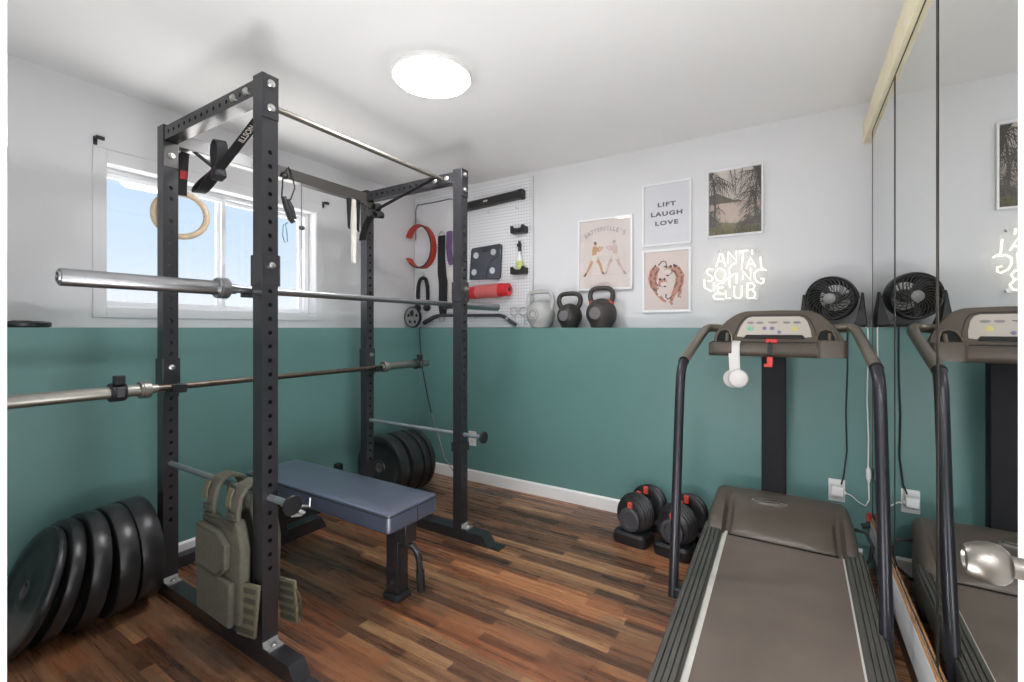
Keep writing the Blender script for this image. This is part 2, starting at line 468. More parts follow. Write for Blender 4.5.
# baseboards
struct(MB().prism([(XL, 0), (XL + .014, 0), (XL + .014, .078), (XL + .006, .088), (XL, .088)], 'y', .1, YB - .012).build('baseboard_left', 'trim'))
struct(MB().prism([(YB, 0), (YB - .014, 0), (YB - .014, .078), (YB - .006, .088), (YB, .088)], 'x', XL + .014, XM - .04).build('baseboard_back', 'trim'))
struct(MB().box(.333, .356, .95, YB, .115, .256).build('baseboard_right', 'trim', bevel=.004))
struct(MB().box(.350, .40, .95, YB, 0, .115).build('baseboard_kick', 'tm_bronze'))
struct(MB().box(.3335, .3435, .95, YB, .256, .2595).build('trim_1', 'raw_wood'))
struct(MB().box(.326, XR, .95, YBU, 2.217, 2.335).build('trim_2', 'cream', bevel=.003))
# window casing
mb = MB()
X0, X1 = XLU, XLU + .008
mb.box(X0, X1, .822, WY0, 1.272, 2.128).box(X0, X1, WY1, 2.118, 1.272, 2.128)
mb.box(X0, X1, WY0, WY1, 1.272, WZ0).box(X0, X1, WY0, WY1, WZ1, 2.128)
struct(mb.build('trim_3', 'white_wall', bevel=.003))
# window: vinyl frame, two sliding sashes with glass, latch
win = thing('window_1', '', '', (XLU - .10, (WY0 + WY1) / 2, WZ0)); del win['label']; del win['category']; struct(win)
mb = MB(); a, b = XLU - .15, XLU - .085
mb.box(a, b, WY0 - .05, WY0 - .015, WZ0 - .02, WZ1).box(a, b, WY1 - .035, WY1, WZ0, WZ1)
mb.box(a, b, WY0 - .015, WY1 - .035, WZ0 - .02, WZ0 + .012).box(a, b, WY0 - .015, WY1 - .035, WZ1 - .025, WZ1)
mb.build('window_frame', 'vinyl', win, bevel=.004)
def sash(y0, y1, x0, x1):
    mb = MB(); z0, z1 = WZ0 + .012, WZ1 - .025; w = .024
    mb.box(x0, x1, y0, y0 + w, z0, z1).box(x0, x1, y1 - w, y1, z0, z1).box(x0, x1, y0 + w, y1 - w, z0, z0 + w).box(x0, x1, y0 + w, y1 - w, z1 - w, z1)
    f = mb.build('sash', 'vinyl', win, bevel=.003)
    xm = (x0 + x1) / 2
    MB().box(xm - .002, xm + .002, y0 + w - .003, y1 - w + .003, z0 + w - .003, z1 - w + .003).build('pane', 'window_glass', f)
    return f
ym = (WY0 + WY1) / 2
sash(WY0 - .015, ym + .02, XLU - .115, XLU - .09)
s2 = sash(ym - .02, WY1 - .035, XLU - .145, XLU - .12)
MB().box(XLU - .09, XLU - .078, ym - .008, ym + .008, 1.62, 1.70).build('latch', 'vinyl', win, bevel=.003)
# door leaf folded open against the mirrors, with its knob
door = thing('door_1', '', '', (.29, .12, 0)); del door['label']; del door['category']; struct(door)
MB().box(.2665, .302, .125, .908, .012, 2.03).build('door_leaf', 'trim', door, bevel=.003)
mb = MB().lathe([(0, .003), (.010, .003), (.012, 0), (.016, 0), (.0195, .004), (.0235, .014), (.0252, .024), (.0235, .034), (.018, .040), (.0125, .042), (.0125, .072), (.031, .075), (.031, .0805), (0, .0805)], (.186, .795, .925), (1, 0, 0), 40)
mb.build('door_knob', 'nickel', door)
MB().box(.273, .296, .908, .9105, .895, .955).cyl((.285, .908, .925), (.285, .918, .925), .009).build('latch_plate', 'nickel', door)
# mirror doors
for y0, y1, lab in ((2.325, 2.914, 'tall mirror panel beside the back wall, farthest of the mirrors'), (1.705, 2.32, 'tall mirror panel second from the back wall, reflecting the fan'), (.96, 1.698, 'widest tall mirror panel nearest the door knob, reflecting the treadmill console')):
    t = thing('mirror_panel', lab, 'mirror', (XM, (y0 + y1) / 2, .266), 'tall mirror panels along the right wall')
    MB().box(XM, XM + .005, y0 + .006, y1 - .006, .27, 2.213).build('mirror_glass', 'mirror', t)
    mb = MB(); x0, x1 = XM - .0015, XM + .02
    mb.box(x0, x1, y0, y0 + .006, .266, 2.217).box(x0, x1, y1 - .006, y1, .266, 2.217)
    mb.box(x0, x1, y0 + .006, y1 - .006, .266, .27).box(x0, x1, y0 + .006, y1 - .006, 2.213, 2.217)
    mb.build('edge_frame', 'frame_edge', t)

# ------------------------------------------------------------------ lamps
t = thing('ceiling_light', 'round white flush ceiling light glowing above the weight bench', 'ceiling light', (-1.475, 1.655, ZC))
MB().lathe([(0, 0), (.19, 0), (.192, -.012), (.186, -.02), (.178, -.02), (.178, -.012), (0, -.012)], (-1.475, 1.655, ZC), (0, 0, 1), 48).build('rim', 'trim', t)
MB().lathe([(0, -.0125), (.177, -.0125), (.176, -.024), (.15, -.03), (0, -.032)], (-1.475, 1.655, ZC), (0, 0, 1), 48).build('diffuser', 'lamp', t)
t = thing('hall_fill_light', 'added round white fill light on the ceiling of the unseen hall', 'ceiling light', (-.15, -.85, ZC))  # added fill lamp, out of view, brightening the room through the doorway
MB().lathe([(0, 0), (.16, 0), (.162, -.02), (.152, -.02), (.152, -.012), (0, -.012)], (-.15, -.85, ZC), (0, 0, 1), 40).build('rim', 'trim', t)
MB().lathe([(0, -.0125), (.15, -.0125), (.15, -.026), (0, -.032)], (-.15, -.85, ZC), (0, 0, 1), 40).build('diffuser', 'hall_fill', t)

# ------------------------------------------------------------------ power rack
XA, XB, Y1, Y2 = -2.458, -1.658, .948, 2.105
ZB, ZT, HS = .058, 2.1456, .03
rack = thing('power_rack', 'tall black steel power rack with perforated posts standing before the window', 'power rack', (-2.06, 1.52, 0))
def bolt(parent, p, n, r=.0145):
    p, n = V(p), V(n)
    mb = MB().lathe([(0, 0), (r, 0), (r, .005), (r * .8, .008), (r * .45, .0085), (r * .4, .013), (0, .013)], p, n, 14)
    return mb.build('bolt', 'zinc', parent)
for x in (XA, XB):
    for y in (Y1, Y2):
        MB().perf((x, y, ZB), (0, 0, 1), (1, 0, 0), (0, 1, 0), ZT - ZB, .06, .06, .0508, .0085, .2546, .2546 + 31.05 * .0508).build('upright', 'black_steel', rack, flatshade=True)
# side beams at the top (holes on their front and back) and base tubes with angled toes
for y in (Y1, Y2):
    MB().perf((XA + HS, y, 2.103), (1, 0, 0), (0, 1, 0), (0, 0, 1), XB - XA - 2 * HS, .054, .06, .05, .0085, .02, XB - XA - 2 * HS - .02).build('top_beam', 'black_steel', rack, flatshade=True)
    MB().prism([(-2.735, 0), (-2.735, ZB), (-1.468, ZB), (-1.428, 0)], 'y', y - (.030 if y == Y1 else .046), y + .03).build('base_tube', 'black_steel', rack, flatshade=True)
    MB().prism([(-1.4285, .001), (-1.372, .001), (-1.36, .001), (-1.36, .007), (-1.4325, .007)], 'y', y - (.028 if y == Y1 else .044), y + .028).build('foot_plate', 'black_steel', rack)
    for x in (XA, XB):
        g = MB(); g.prism([(x + .0302, ZB), (x + .072, ZB), (x + .072, ZB + .005), (x + .037, ZB + .005), (x + .0302, ZB + .022)], 'y', y - .028, y + .028)
        gg = g.build('base_bracket', 'iron_grey', rack)
        bolt(rack, (x + .053, y, ZB + .005), (0, 0, 1), .011)
MB().box(-2.70, -2.645, Y1 + .03, Y2 - .03, 0, .058).build('base_crossmember', 'black_steel', rack, bevel=.002)
MB().box(XA - .028, XA + .028, Y1 + HS, Y2 - HS, 2.062, 2.126).build('rear_beam', 'tan_beam', rack, bevel=.002)
PBX, PBZ = -1.785, 2.108
MB().cyl((PBX, Y1 + .027, PBZ), (PBX, Y2 - .027, PBZ), .0125).build('pull_up_bar', 'pull_bar', rack)
for y, n in ((Y1, -1), (Y2, -1)):
    f = y + .027 * n
    bolt(rack, (-1.738, f, 2.103), (0, n, 0)); bolt(rack, (-1.83, f, 2.103), (0, n, 0))
for y in (Y1, Y2):
    MB().box(XB + HS, XB + HS + .004, y - .0305, y + .0305, 1.985, 2.1445).build('corner_plate', 'black_steel', rack, bevel=.001)
    MB().box(XA + HS, XA + HS + .004, y - .0295, y + .0295, 1.955, 2.068).build('corner_plate', 'tan_beam', rack, bevel=.001)
    bolt(rack, (XB + HS + .004, y, 2.112), (1, 0, 0)); bolt(rack, (XB + HS + .004, y, 2.024), (1, 0, 0))
    bolt(rack, (XA + HS + .004, y, 2.008), (1, 0, 0))
for z0, z1 in ((.50, .55),):   # slide bracket left on the far right post
    mb = MB(); x, y = XB, Y2
    mb.box(x - .037, x + .037, y - .037, y - .0305, z0, z1).box(x - .037, x + .037, y + .0305, y + .037, z0, z1)
    mb.box(x - .037, x - .0305, y - .0305, y + .0305, z0, z1).box(x + .0305, x + .037, y - .0305, y + .0305, z0, z1)
    mb.build('bracket', 'black_steel', rack)

def j_hook(x, y, sgn, zbar, label):
    t = thing('barbell_hook', label, 'barbell hook', (x, y, zbar), 'hooks holding the barbells on the rack')
    mb = MB(); z0, z1 = zbar + .012, zbar + .125; e = .0305; o = .036
    if sgn > 0: z0 = zbar - .03
    mb.box(x - o, x + o, y - o, y - e, z0, z1).box(x - o, x + o, y + e, y + o, z0, z1).box(x + sgn * e, x + sgn * o, y - e, y + e, z0 - .02, z1) if sgn > 0 else \
        mb.box(x - o, x + o, y - o, y - e, z0, z1).box(x - o, x + o, y + e, y + o, z0, z1).box(x - o, x - e, y - e, y + e, z0 - .04, z1).box(x + e, x + o, y - e, y + e, z0 + .002, z1)
    mb.build('sleeve', 'black_steel', t, bevel=.0015)
    zt = zbar - .0145; f = x + sgn * .0365
    xs = sorted((f, f + sgn * .085))
    mb = MB().box(xs[0], xs[1], y - .028, y + .028, zt - .012, zt)
    l = sorted((f + sgn * .073, f + sgn * .085)); mb.box(l[0], l[1], y - .028, y + .028, zt, zt + .028)
    mb.build('tongue', 'black_plastic', t, bevel=.002)
    MB().lathe([(0, 0), (.012, 0), (.012, .01), (.006, .012), (.006, .022), (0, .022)], (x + (.036 if sgn < 0 else .036), y, zbar + .085), (1, 0, 0), 14).build('pin', 'zinc', t)
ZU, ZLO = 1.361, .954
XU, XLO = -1.7346, -2.3714
j_hook(XB, Y1, -1, ZU, 'black steel hook carrying the upper barbell on the rack post nearest the camera')
j_hook(XB, Y2, -1, ZU, 'black steel hook under the far end of the upper barbell, beside the pegboard')
j_hook(XA, Y1, 1, ZLO, 'black steel hook under the lower barbell on the post by the leaning plates')
j_hook(XA, Y2, 1, ZLO, 'black steel hook under the far end of the lower barbell, above the standing plates')

def safety_bar(y, label):
    t = thing('safety_bar', label, 'safety bar', (-2.0, y, .597), 'pipe safeties through the rack posts')
    MB().cyl((XA - .01, y, .597), (-1.497, y, .597), .0118).build('pipe', 'pipe', t)
    MB().lathe([(0, 0), (.034, 0), (.035, .003), (.035, .01), (.033, .013), (0, .013)], (-1.497, y, .597), (1, 0, 0), 32).build('end_disc', 'black_plastic', t)
safety_bar(Y1, 'steel safety bar near the camera with the olive vest hanging on it')
safety_bar(Y2, 'bare steel safety bar at the far end of the rack by the back wall')
t = thing('locking_pin', 'small bent steel locking pin stuck out of the near safety bar', 'pin', (-1.51, Y1 + .05, .57))
MB().tube([(-1.56, Y1 + .0, .583), (-1.545, Y1 + .03, .575), (-1.50, Y1 + .06, .572), (-1.485, Y1 + .062, .574), (-1.483, Y1 + .063, .605)], .004, 8).build('pin_rod', 'zinc', t)
MB().tube([(-1.55, Y1 + .035, .535), (-1.52, Y1 + .05, .54), (-1.50, Y1 + .05, .552), (-1.515, Y1 + .04, .56)], .006, 8).build('handle', 'iron_grey', t)

def barbell(x, y0, z, label, mats, grp='barbells on the rack'):
    t = thing('barbell', label, 'barbell', (x, y0 + 1.1, z), grp)
    sh, sl, co = mats
    MB().cyl((x, y0 + .42, z), (x, y0 + 1.78, z), .014).build('shaft', sh, t)
    for k0 in (.60, 1.40):
        MB().cyl((x, y0 + k0, z), (x, y0 + k0 + .20, z), .0145).build('knurling', 'worn_steel' if sh != 'chrome' else 'chrome', t)
    for a, d in ((y0, 1), (y0 + 2.2, -1)):
        MB().lathe([(0, .004), (.012, .004), (.0125, -.004), (.017, -.004), (.018, 0), (.0235, 0), (.025, .003), (.025, .41), (0, .41)], (x, a, z), (0, d, 0), 32).build('sleeve', sl, t)
        MB().lathe([(0, .0), (.011, .0), (.011, .003), (0, .003)], (x, a + d * .0005, z), (0, d, 0), 20).build('end_hole', 'hole', t)
        MB().lathe([(.025, .404), (.0355, .404), (.037, .406), (.037, .412), (.035, .4135), (.037, .415), (.037, .440), (.0355, .442), (.02, .443), (.018, .470), (.014, .472)], (x, a, z), (0, d, 0), 32).build('collar', co, t)
    return t
barbell(XU, .41, ZU, 'bright chrome barbell on the upper hooks of the rack', ('chrome', 'chrome', 'chrome'))
barbell(XLO, .405, ZLO, 'dull grey barbell with black clamps on the lower hooks of the rack', ('worn_steel', 'satin', 'satin'))

def clamp(y, label):
    x, z = XLO, ZLO
    t = thing('barbell_clamp', label, 'barbell clamp', (x, y, z), 'black clamps on the lower barbell')
    MB().lathe([(.0255, -.026), (.036, -.026), (.039, -.022), (.039, .022), (.036, .026), (.0255, .026)], (x, y, z), (0, 1, 0), 28).build('ring', 'black_plastic', t)
    MB().box(x + .005, x + .038, y - .018, y + .018, z + .03, z + .07).build('lever', 'black_plastic', t, bevel=.005)
    MB().box(x + .034, x + .043, y - .012, y + .014, z - .02, z + .024).build('latch', 'dark_grey', t, bevel=.003)
clamp(.735, 'black plastic barbell clamp on the near sleeve of the lower barbell')
clamp(2.50, 'black plastic barbell clamp on the far sleeve of the lower barbell')

# ------------------------------------------------------------------ bumper plates
def plate(loc, th, label, tilt=0, yaw=0, R=.225, group=None, turn=0):
    t = thing('bumper_plate', label, 'weight plate', (0, 0, 0), group)
    h = th / 2; rc = .008
    prof = [(.027, -h * .92), (.05, -h * .95), (.056, -h * .8), (.085, -h * .72), (.14, -h * .72), (.165, -h * .78), (.18, -h), (R - rc, -h), (R - rc * .3, -h + rc * .3), (R, -h + rc)]
    prof += [(r, -z) for r, z in reversed(prof)]
    prof.append(prof[0])
    MB().lathe(prof, (0, 0, R), (0, 1, 0), 56).build('disc', 'rubber', t)
    MB().lathe([(.0255, -h * .97), (.034, -h * .97), (.034, -h * .9), (.0268, -h * .9), (.0268, h * .9), (.034, h * .9), (.034, h * .97), (.0255, h * .97), (.0255, -h * .97)], (0, 0, R), (0, 1, 0), 28).build('hub', 'kb_face', t)
    t.location = (loc[0], loc[1], math.sin(math.radians(abs(tilt))) * h)
    t.rotation_euler = (-math.radians(tilt), 0, math.radians(yaw))
    return t
g = 'bumper plates leaning along the left wall'
plate((-2.492, .420), .028, 'thin black bumper plate at the front of the row by the door frame, face showing', 22, -1, group=g)
plate((-2.488, .502), .044, 'black bumper plate second from the door frame in the leaning row', 16.5, 0, group=g)
plate((-2.49, .618), .060, 'middle black bumper plate of the leaning row by the left wall', 9, 0, group=g)
plate((-2.495, .738), .070, 'black bumper plate fourth from the door frame in the leaning row', 2.5, 0, group=g)
plate((-2.520, .838), .082, 'thickest black bumper plate, standing against the left rack post', 0, 0, group=g)
g = 'bumper plates standing behind the bench'
plate((-2.497, 2.285), .088, 'thick black bumper plate nearest the bench in the corner row', group=g)
plate((-2.485, 2.398), .10, 'thick black bumper plate second from the bench in the corner row', 0, 0, group=g)
plate((-2.475, 2.486), .055, 'narrower black bumper plate third from the bench in the corner row', group=g)
plate((-2.465, 2.54), .035, 'thin black bumper plate last in the corner row, by the back wall', group=g)

# ------------------------------------------------------------------ bench
bench = thing('weight_bench', 'flat weight bench with black vinyl pad inside the rack', 'weight bench', (-1.98, 1.48, 0))
def rrect(x0, x1, y0, y1, r, z, n=5):
    pts = []
    for cx, cy, a0 in ((x1 - r, y1 - r, 0), (x0 + r, y1 - r, 90), (x0 + r, y0 + r, 180), (x1 - r, y0 + r, 270)):
        for k in range(n + 1):
            a = math.radians(a0 + 90 * k / n); pts.append((cx + r * math.cos(a), cy + r * math.sin(a), z))
    return pts
bx0, bx1, by0, by1 = -2.525, -1.424, 1.331, 1.636
MB().loft([rrect(bx0 + .012, bx1 - .012, by0 + .012, by1 - .012, .02, .35), rrect(bx0, bx1, by0, by1, .020, .362), rrect(bx0, bx1, by0, by1, .020, .426), rrect(bx0 + .003, bx1 - .003, by0 + .003, by1 - .003, .019, .435), rrect(bx0 + .014, bx1 - .014, by0 + .014, by1 - .014, .02, .44), rrect(bx0 + .1, bx1 - .1, by0 + .08, by1 - .08, .02, .4425)]).build('pad', 'vinyl_pad', bench)
MB().tube(rrect(bx0 - .001, bx1 + .001, by0 - .001, by1 + .001, .021, .4265), .0028, 6, closed=True).build('piping', 'black_matte', bench)
MB().box(bx1 - .0005, bx1 + .001, 1.50, 1.503, .362, .42).build('seam', 'black_matte', bench)
MB().box(-2.44, -1.50, 1.45, 1.515, .285, .349).build('spine_tube', 'black_steel', bench, bevel=.003)
MB().box(-1.52, -1.444, 1.448, 1.517, .262, .349).build('head_block', 'black_steel', bench, bevel=.003)
MB().box(-1.568, -1.495, 1.45, 1.515, .02, .30).build('leg', 'black_steel', bench, bevel=.003)
MB().loft([rrect(-1.584, -1.479, 1.434, 1.531, .02, 0), rrect(-1.584, -1.479, 1.434, 1.531, .02, .016), rrect(-1.576, -1.487, 1.442, 1.523, .016, .026)]).build('rubber_foot', 'black_matte', bench)
MB().prism([(-2.43, .05), (-2.50, .05), (-2.50, .30), (-2.43, .349)], 'y', 1.45, 1.515).build('leg', 'black_steel', bench, bevel=.003)
MB().prism([(1.19, 0), (1.235, .075), (1.735, .075), (1.775, 0)], 'x', -2.505, -2.435).build('foot_beam', 'black_steel', bench, bevel=.003)
mb = MB(); pts = [(-1.494, 1.485, .245), (-1.476, 1.490, .247), (-1.448, 1.498, .238), (-1.430, 1.505, .215), (-1.421, 1.509, .18), (-1.418, 1.511, .13)]
mb.tube(pts, .0145, 14); hb = mb.build('handle', 'black_steel', bench)
MB().tube([(-1.418, 1.511, .135), (-1.416, 1.513, .09), (-1.414, 1.515, .042)], .019, 16).build('grip', 'black_matte', hb)

# ------------------------------------------------------------------ vest on the near safety bar
vest = thing('tactical_vest', 'olive plate carrier vest hanging from the near safety bar', 'vest', (-1.9, Y1, .10))
VX = .085
def panel(poly, y0, y1, name, mat, bev=.008):
    return MB().prism(poly, 'y', y0, y1).build(name, mat, vest, bevel=bev, seg=3)
bag = [(-2.05, .122), (-1.80, .118), (-1.772, .15), (-1.762, .40), (-1.785, .475), (-1.80, .505), (-1.87, .495), (-1.895, .478), (-1.96, .476), (-1.985, .492), (-2.04, .485), (-2.045, .45), (-2.064, .40)]
panel(bag, .872, .908, 'front_panel', 'olive', .012)
panel([(x, z + .01) for x, z in bag], .988, 1.024, 'back_panel', 'olive_dark', .012)
panel([(-2.052, .128), (-1.81, .118), (-1.802, .285), (-2.05, .302)], .850, .874, 'lower_pouch', 'olive', .009)
panel([(-2.052, .300), (-1.88, .290), (-1.835, .325), (-1.832, .415), (-1.885, .455), (-2.035, .462), (-2.05, .43)], .846, .874, 'upper_pouch', 'olive', .009)
MB().tube([(-2.045, .845, .305), (-1.885, .845, .296), (-1.84, .845, .328), (-1.838, .845, .412), (-1.888, .845, .45), (-2.03, .845, .456)], .0045, 6).build('zipper', 'olive_dark', vest)
MB().box(-2.035, -1.815, .868, .873, .462, .484).box(-2.03, -1.81, .868, .873, .488, .497).build('name_strip', 'olive_dark', vest, bevel=.002)
for xs in (-2.005, -1.832):
    pts = [(xs, .886, .46), (xs + .003, .884, .53), (xs, .892, .58), (xs - .002, .915, .615), (xs, .948, .627), (xs + .002, .985, .61), (xs + .004, 1.004, .57), (xs + .004, 1.006, .49)]
    MB().ribbon(pts, (1, 0, 0), [.062, .058, .066, .07, .07, .066, .06, .06], .016).build('shoulder_strap', 'olive', vest, bevel=.005)
    MB().ribbon([(xs - .02, .872, .545), (xs - .02, .872, .58), (xs - .018, .884, .612)], (1, 0, 0), .03, .006).build('strap_flap', 'khaki', vest)
    MB().box(xs - .026, xs + .026, .866, .876, .505, .53).build('buckle', 'olive_dark', vest, bevel=.003)
# soft inner loops under the straps
for xs in (-1.96, -1.79):
    MB().tube([(xs, .93, .60), (xs + .004, .918, .54), (xs + .012, .925, .49), (xs + .02, .95, .47), (xs + .02, .975, .50), (xs + .012, .985, .57)], .009, 10, squash=.5).build('drag_strap', 'olive_dark', vest)
# cummerbund wings with rows of webbing
def wing(o, du, dv, w, h, lab):
    o, du, dv = V(o), V(du).normalized(), V(dv).normalized(); n = du.cross(dv) * -1
    mb = MB(); q = [o, o + du * w, o + du * w * .96 + dv * h, o + du * w * .06 + dv * h]
    mb.hexa([p - n * .005 for p in q] + [p + n * .005 for p in q])
    wg = mb.build(lab, 'khaki', vest, bevel=.003)
    mb = MB()
    for k in range(5):
        a = o + dv * (h * (.08 + k * .19)) + du * (w * .06)
        for sg in (1, -1):
            q = [a, a + du * w * .82, a + du * w * .82 + dv * h * .09, a + dv * h * .09]
            mb.hexa([p + n * .0052 * sg for p in q] + [p + n * .008 * sg for p in q])
    mb.build('webbing', 'olive_dark', wg)
wing((-1.80, .885, .285), (.93, .12, .05), (-.12, 0, -1), .11, .20, 'side_wing')
wing((-1.80, 1.03, .235), (.98, .1, .06), (.14, 0, -1), .10, .16, 'side_wing')
MB().tube([(-1.70, 1.04, .21), (-1.675, 1.045, .18), (-1.68, 1.045, .13), (-1.66, 1.045, .09)], .003, 6).tube([(-1.70, 1.04, .16), (-1.665, 1.045, .14), (-1.67, 1.045, .10)], .003, 6).build('pull_cord', 'olive_dark', vest)

vest.location.x += VX; vest.location.z += .012

# ------------------------------------------------------------------ straps and hanging things on the rack
gr = thing('gymnastic_ring', 'pale wooden gymnastic ring on a black strap behind the left rack post', 'gymnastic ring', (-2.5, 1.015, 1.76))
nrm = V((-.925, .378, 0)); c = V((-2.502, 1.018, 1.762)); Ux = V((.378, .925, 0))
MB().tube([c + (Ux * math.cos(a) + V((0, 0, 1)) * math.sin(a)) * .1035 for a in [2 * PI * k / 56 for k in range(56)]], .0145, 14, closed=True).build('ring', 'birch', gr)
top = c + V((0, 0, .1035))
st = MB().ribbon([top + V((.016, 0, -.012)), top + V((.017, 0, .03)), (-2.475, 1.023, 2.05), (-2.468, 1.023, 2.058)], Ux, .036, .004).ribbon([top + V((-.016, 0, -.012)), top + V((-.014, 0, .03)), (-2.489, 1.023, 2.05), (-2.489, 1.023, 2.058)], Ux, .036, .004).build('strap', 'webbing', gr)
cc = top + V((.0262, 0, .085))
MB().ribbon([cc + V((0, 0, -.02)), cc + V((.0008, 0, .02))], Ux, .026, .001).build('strap_label', 'red_print', st)

def sling(p0, mid, p1, label, txt=None, loops_=((-.15, -.07), (.04, .12))):
    t = thing('sling_strap', label, 'strap', tuple(mid), 'black sling straps tied across the rack')
    p0, mid, p1 = V(p0), V(mid), V(p1); W = V((0, 1, .15))
    MB().ribbon([p0, p0.lerp(mid, .5), mid], W, .022, .004).build('rear_tail', 'webbing', t)
    up = MB().ribbon([mid, mid.lerp(p1, .5), p1], V((.3, -.9, .35)) if txt else W, .036, .004).build('front_tail', 'webbing', t)
    if txt:
        d = (p1 - mid).normalized(); w = V((.3, -.9, .35)); w = (w - d * w.dot(d)).normalized(); n = d.cross(w)
        o = mid.lerp(p1, .62)
        if n.y > 0: n = -n
        upv = n.cross(d)
        MB().text(txt, o + n * .0026, .03, d, upv, .0006, 1.0).build('lettering', 'white_ink', up, flatshade=True, keep_normals=True)
    # folded bundle at the middle: two flattened loops of strap
    for (ex, ez), wd in zip(loops_, (.052, .046)):
        e = mid + V((ex, -.012, ez)); ax = (e - mid).normalized(); L = (e - mid).length; q = V((-ax.z, 0, ax.x))
        pts = []
        for k in range(21):
            a = PI * 2 * k / 20; f = (1 - math.cos(a)) / 2
            pts.append(mid + ax * (L * f) + q * (.017 * math.sin(a) * (.5 + f)) + V((0, -.004 * math.sin(a), 0)))
        MB().ribbon(pts, (0, 1, .15), wd, .005).build('loop', 'webbing', t)
    MB().box(mid.x - .028, mid.x + .022, mid.y - .026, mid.y + .026, mid.z - .036, mid.z + .008, Matrix.Translation(mid) @ Matrix.Rotation(-.3, 4, 'Y') @ Matrix.Translation(-mid)).build('buckle', 'black_matte', t, bevel=.008)
    return t
sling((-2.435, 1.05, 2.06), (-2.135, 1.01, 1.905), (-1.797, 1.03, 2.098), 'black sling strap with white lettering tied from the rear beam past the near post', 'ILLSON')
sling((-2.435, 1.99, 2.065), (-2.28, 2.0, 1.965), (-1.797, 2.03, 2.10), 'black sling strap tied under the far top beam near the pegboard', None, ((.085, -.045), (.06, .03)))
# its loose tail
t = thing('strap_tail', 'loose black strap end drooping along the far rear rack post', 'strap', (-2.40, 2.02, 1.9))
MB().ribbon([(-2.27, 2.0, 1.955), (-2.31, 2.0, 1.93), (-2.36, 2.005, 1.88), (-2.39, 2.01, 1.82), (-2.415, 2.03, 1.80)], (.2, 1, 0), .045, .006).build('tail', 'webbing', t)

hr = thing('cable_handle', 'black handle and carabiner hanging by a cord loop from the rear rack beam', 'cable handle', (-2.42, 1.5, 1.9))
MB().tube([(-2.425, 1.478, 1.95), (-2.422, 1.482, 2.05), (-2.425, 1.50, 2.10), (-2.43, 1.52, 2.132), (-2.42, 1.535, 2.09), (-2.422, 1.555, 2.02), (-2.424, 1.53, 1.95), (-2.424, 1.50, 1.92)], .004, 8).build('cord', 'webbing', hr)
MB().tube([(-2.428, 1.49, 1.955), (-2.424, 1.505, 1.90), (-2.424, 1.53, 1.84), (-2.424, 1.545, 1.82)], [.014, .017, .017, .013], 12).tube([(-2.428, 1.515, 1.945), (-2.418, 1.53, 1.90), (-2.418, 1.55, 1.84)], [.01, .015, .012], 12).build('grip', 'black_matte', hr)
MB().ball((-2.424, 1.495, 2.075), .022, (.7, 1, 1)).build('pulley', 'black_plastic', hr)
t = tag(MB().tube([(-2.425, 1.505, 1.812), (-2.425, 1.488, 1.795), (-2.425, 1.482, 1.74), (-2.425, 1.495, 1.70), (-2.425, 1.512, 1.705), (-2.425, 1.508, 1.76), (-2.425, 1.50, 1.80), (-2.425, 1.515, 1.815)], .0028, 8).build('carabiner', 'ink_green'), 'thin green wire clip hanging below the black cable handle', 'carabiner')
t.data.materials[0] = P('teal_wire', (96, 140, 146), .4, .5)
t = thing('pull_cord', 'thin dark pull cord with a round bead hanging before the window', 'cord', (-2.424, 1.598, 1.8))
MB().tube([(-2.424, 1.598, 2.062), (-2.424, 1.597, 1.93), (-2.424, 1.598, 1.81)], .0022, 6).tube([(-2.424, 1.598, 1.80), (-2.424, 1.599, 1.68)], .0012, 6).build('string', 'dark_grey', t)
MB().ball((-2.424, 1.598, 1.80), .0175, (1, 1, .75)).build('bead', 'dark_grey', t)
def band(y, z0, wt, wb, mat, label, x=-2.424):
    """flat loop of latex hung over the beam: two layers, wide at the beam, narrowing to the fold"""
    n = 14; mb = MB()
    up = [(x + .004, y, z0 + (2.055 - z0) * k / n) for k in range(n + 1)]
    dn = [(x - .008, y, z0 + (2.055 - z0) * k / n) for k in range(n + 1)]
    ws = [wb + (wt - wb) * (k / n) for k in range(n + 1)]
    mb.ribbon(up, (0, 1, 0), ws, .003)
    mb.ribbon([(x - .008, y, z0 + .004)] + dn[1:], (0, 1, 0), ws, .003)
    mb.tube([(x + .004, y - wb / 2, z0), (x + .004, y + wb / 2, z0)], .006, 10)
    return tag(mb.build('resistance_band', mat), label, 'resistance band', 'resistance bands looped on the rear beam')
band(1.930, 1.862, .030, .008, 'webbing', 'left black resistance band, shorter, looped on the rear beam')
band(1.968, 1.645, .040, .022, 'band_white', 'long white resistance band looped on the rear beam')
band(1.992, 1.852, .026, .008, 'webbing', 'right black resistance band by the far rear post', -2.412)

# ------------------------------------------------------------------ pegboard and what hangs on it
YP = YBU - .022                                     # pegboard face
pg = thing('pegboard', 'white pegboard panel covering the left end of the back wall', 'pegboard', (-2.345, YBU, 1.23))
MB().box(-2.955, -1.735, YP, YP + .006, ZL + .004, 2.392).build('board', 'pegboard', pg)
mb = MB().box(-1.735, -1.712, YP - .006, YBU, ZL + .004, 2.40).box(-2.955, -1.735, YP + .006, YBU - .001, ZL + .004, ZL + .03).box(-2.955, -1.735, YP + .006, YBU - .001, 2.36, 2.392)
mb.build('batten', 'white_wall', pg)
t = thing('sound_bar', 'long black sound bar mounted at the top of the pegboard', 'speaker', (-2.10, YP - .04, 2.21))
def bar_tilt(mb):
    for v_ in mb.bm.verts: v_.co.z += (v_.co.x + 2.42) * .05
    return mb
bar_tilt(MB().prism([(YP - .075, 2.206), (YP - .066, 2.200), (YP, 2.200), (YP, 2.262), (YP - .06, 2.262), (YP - .075, 2.25)], 'x', -2.42, -1.815)).build('body', 'black_plastic', t, bevel=.004)
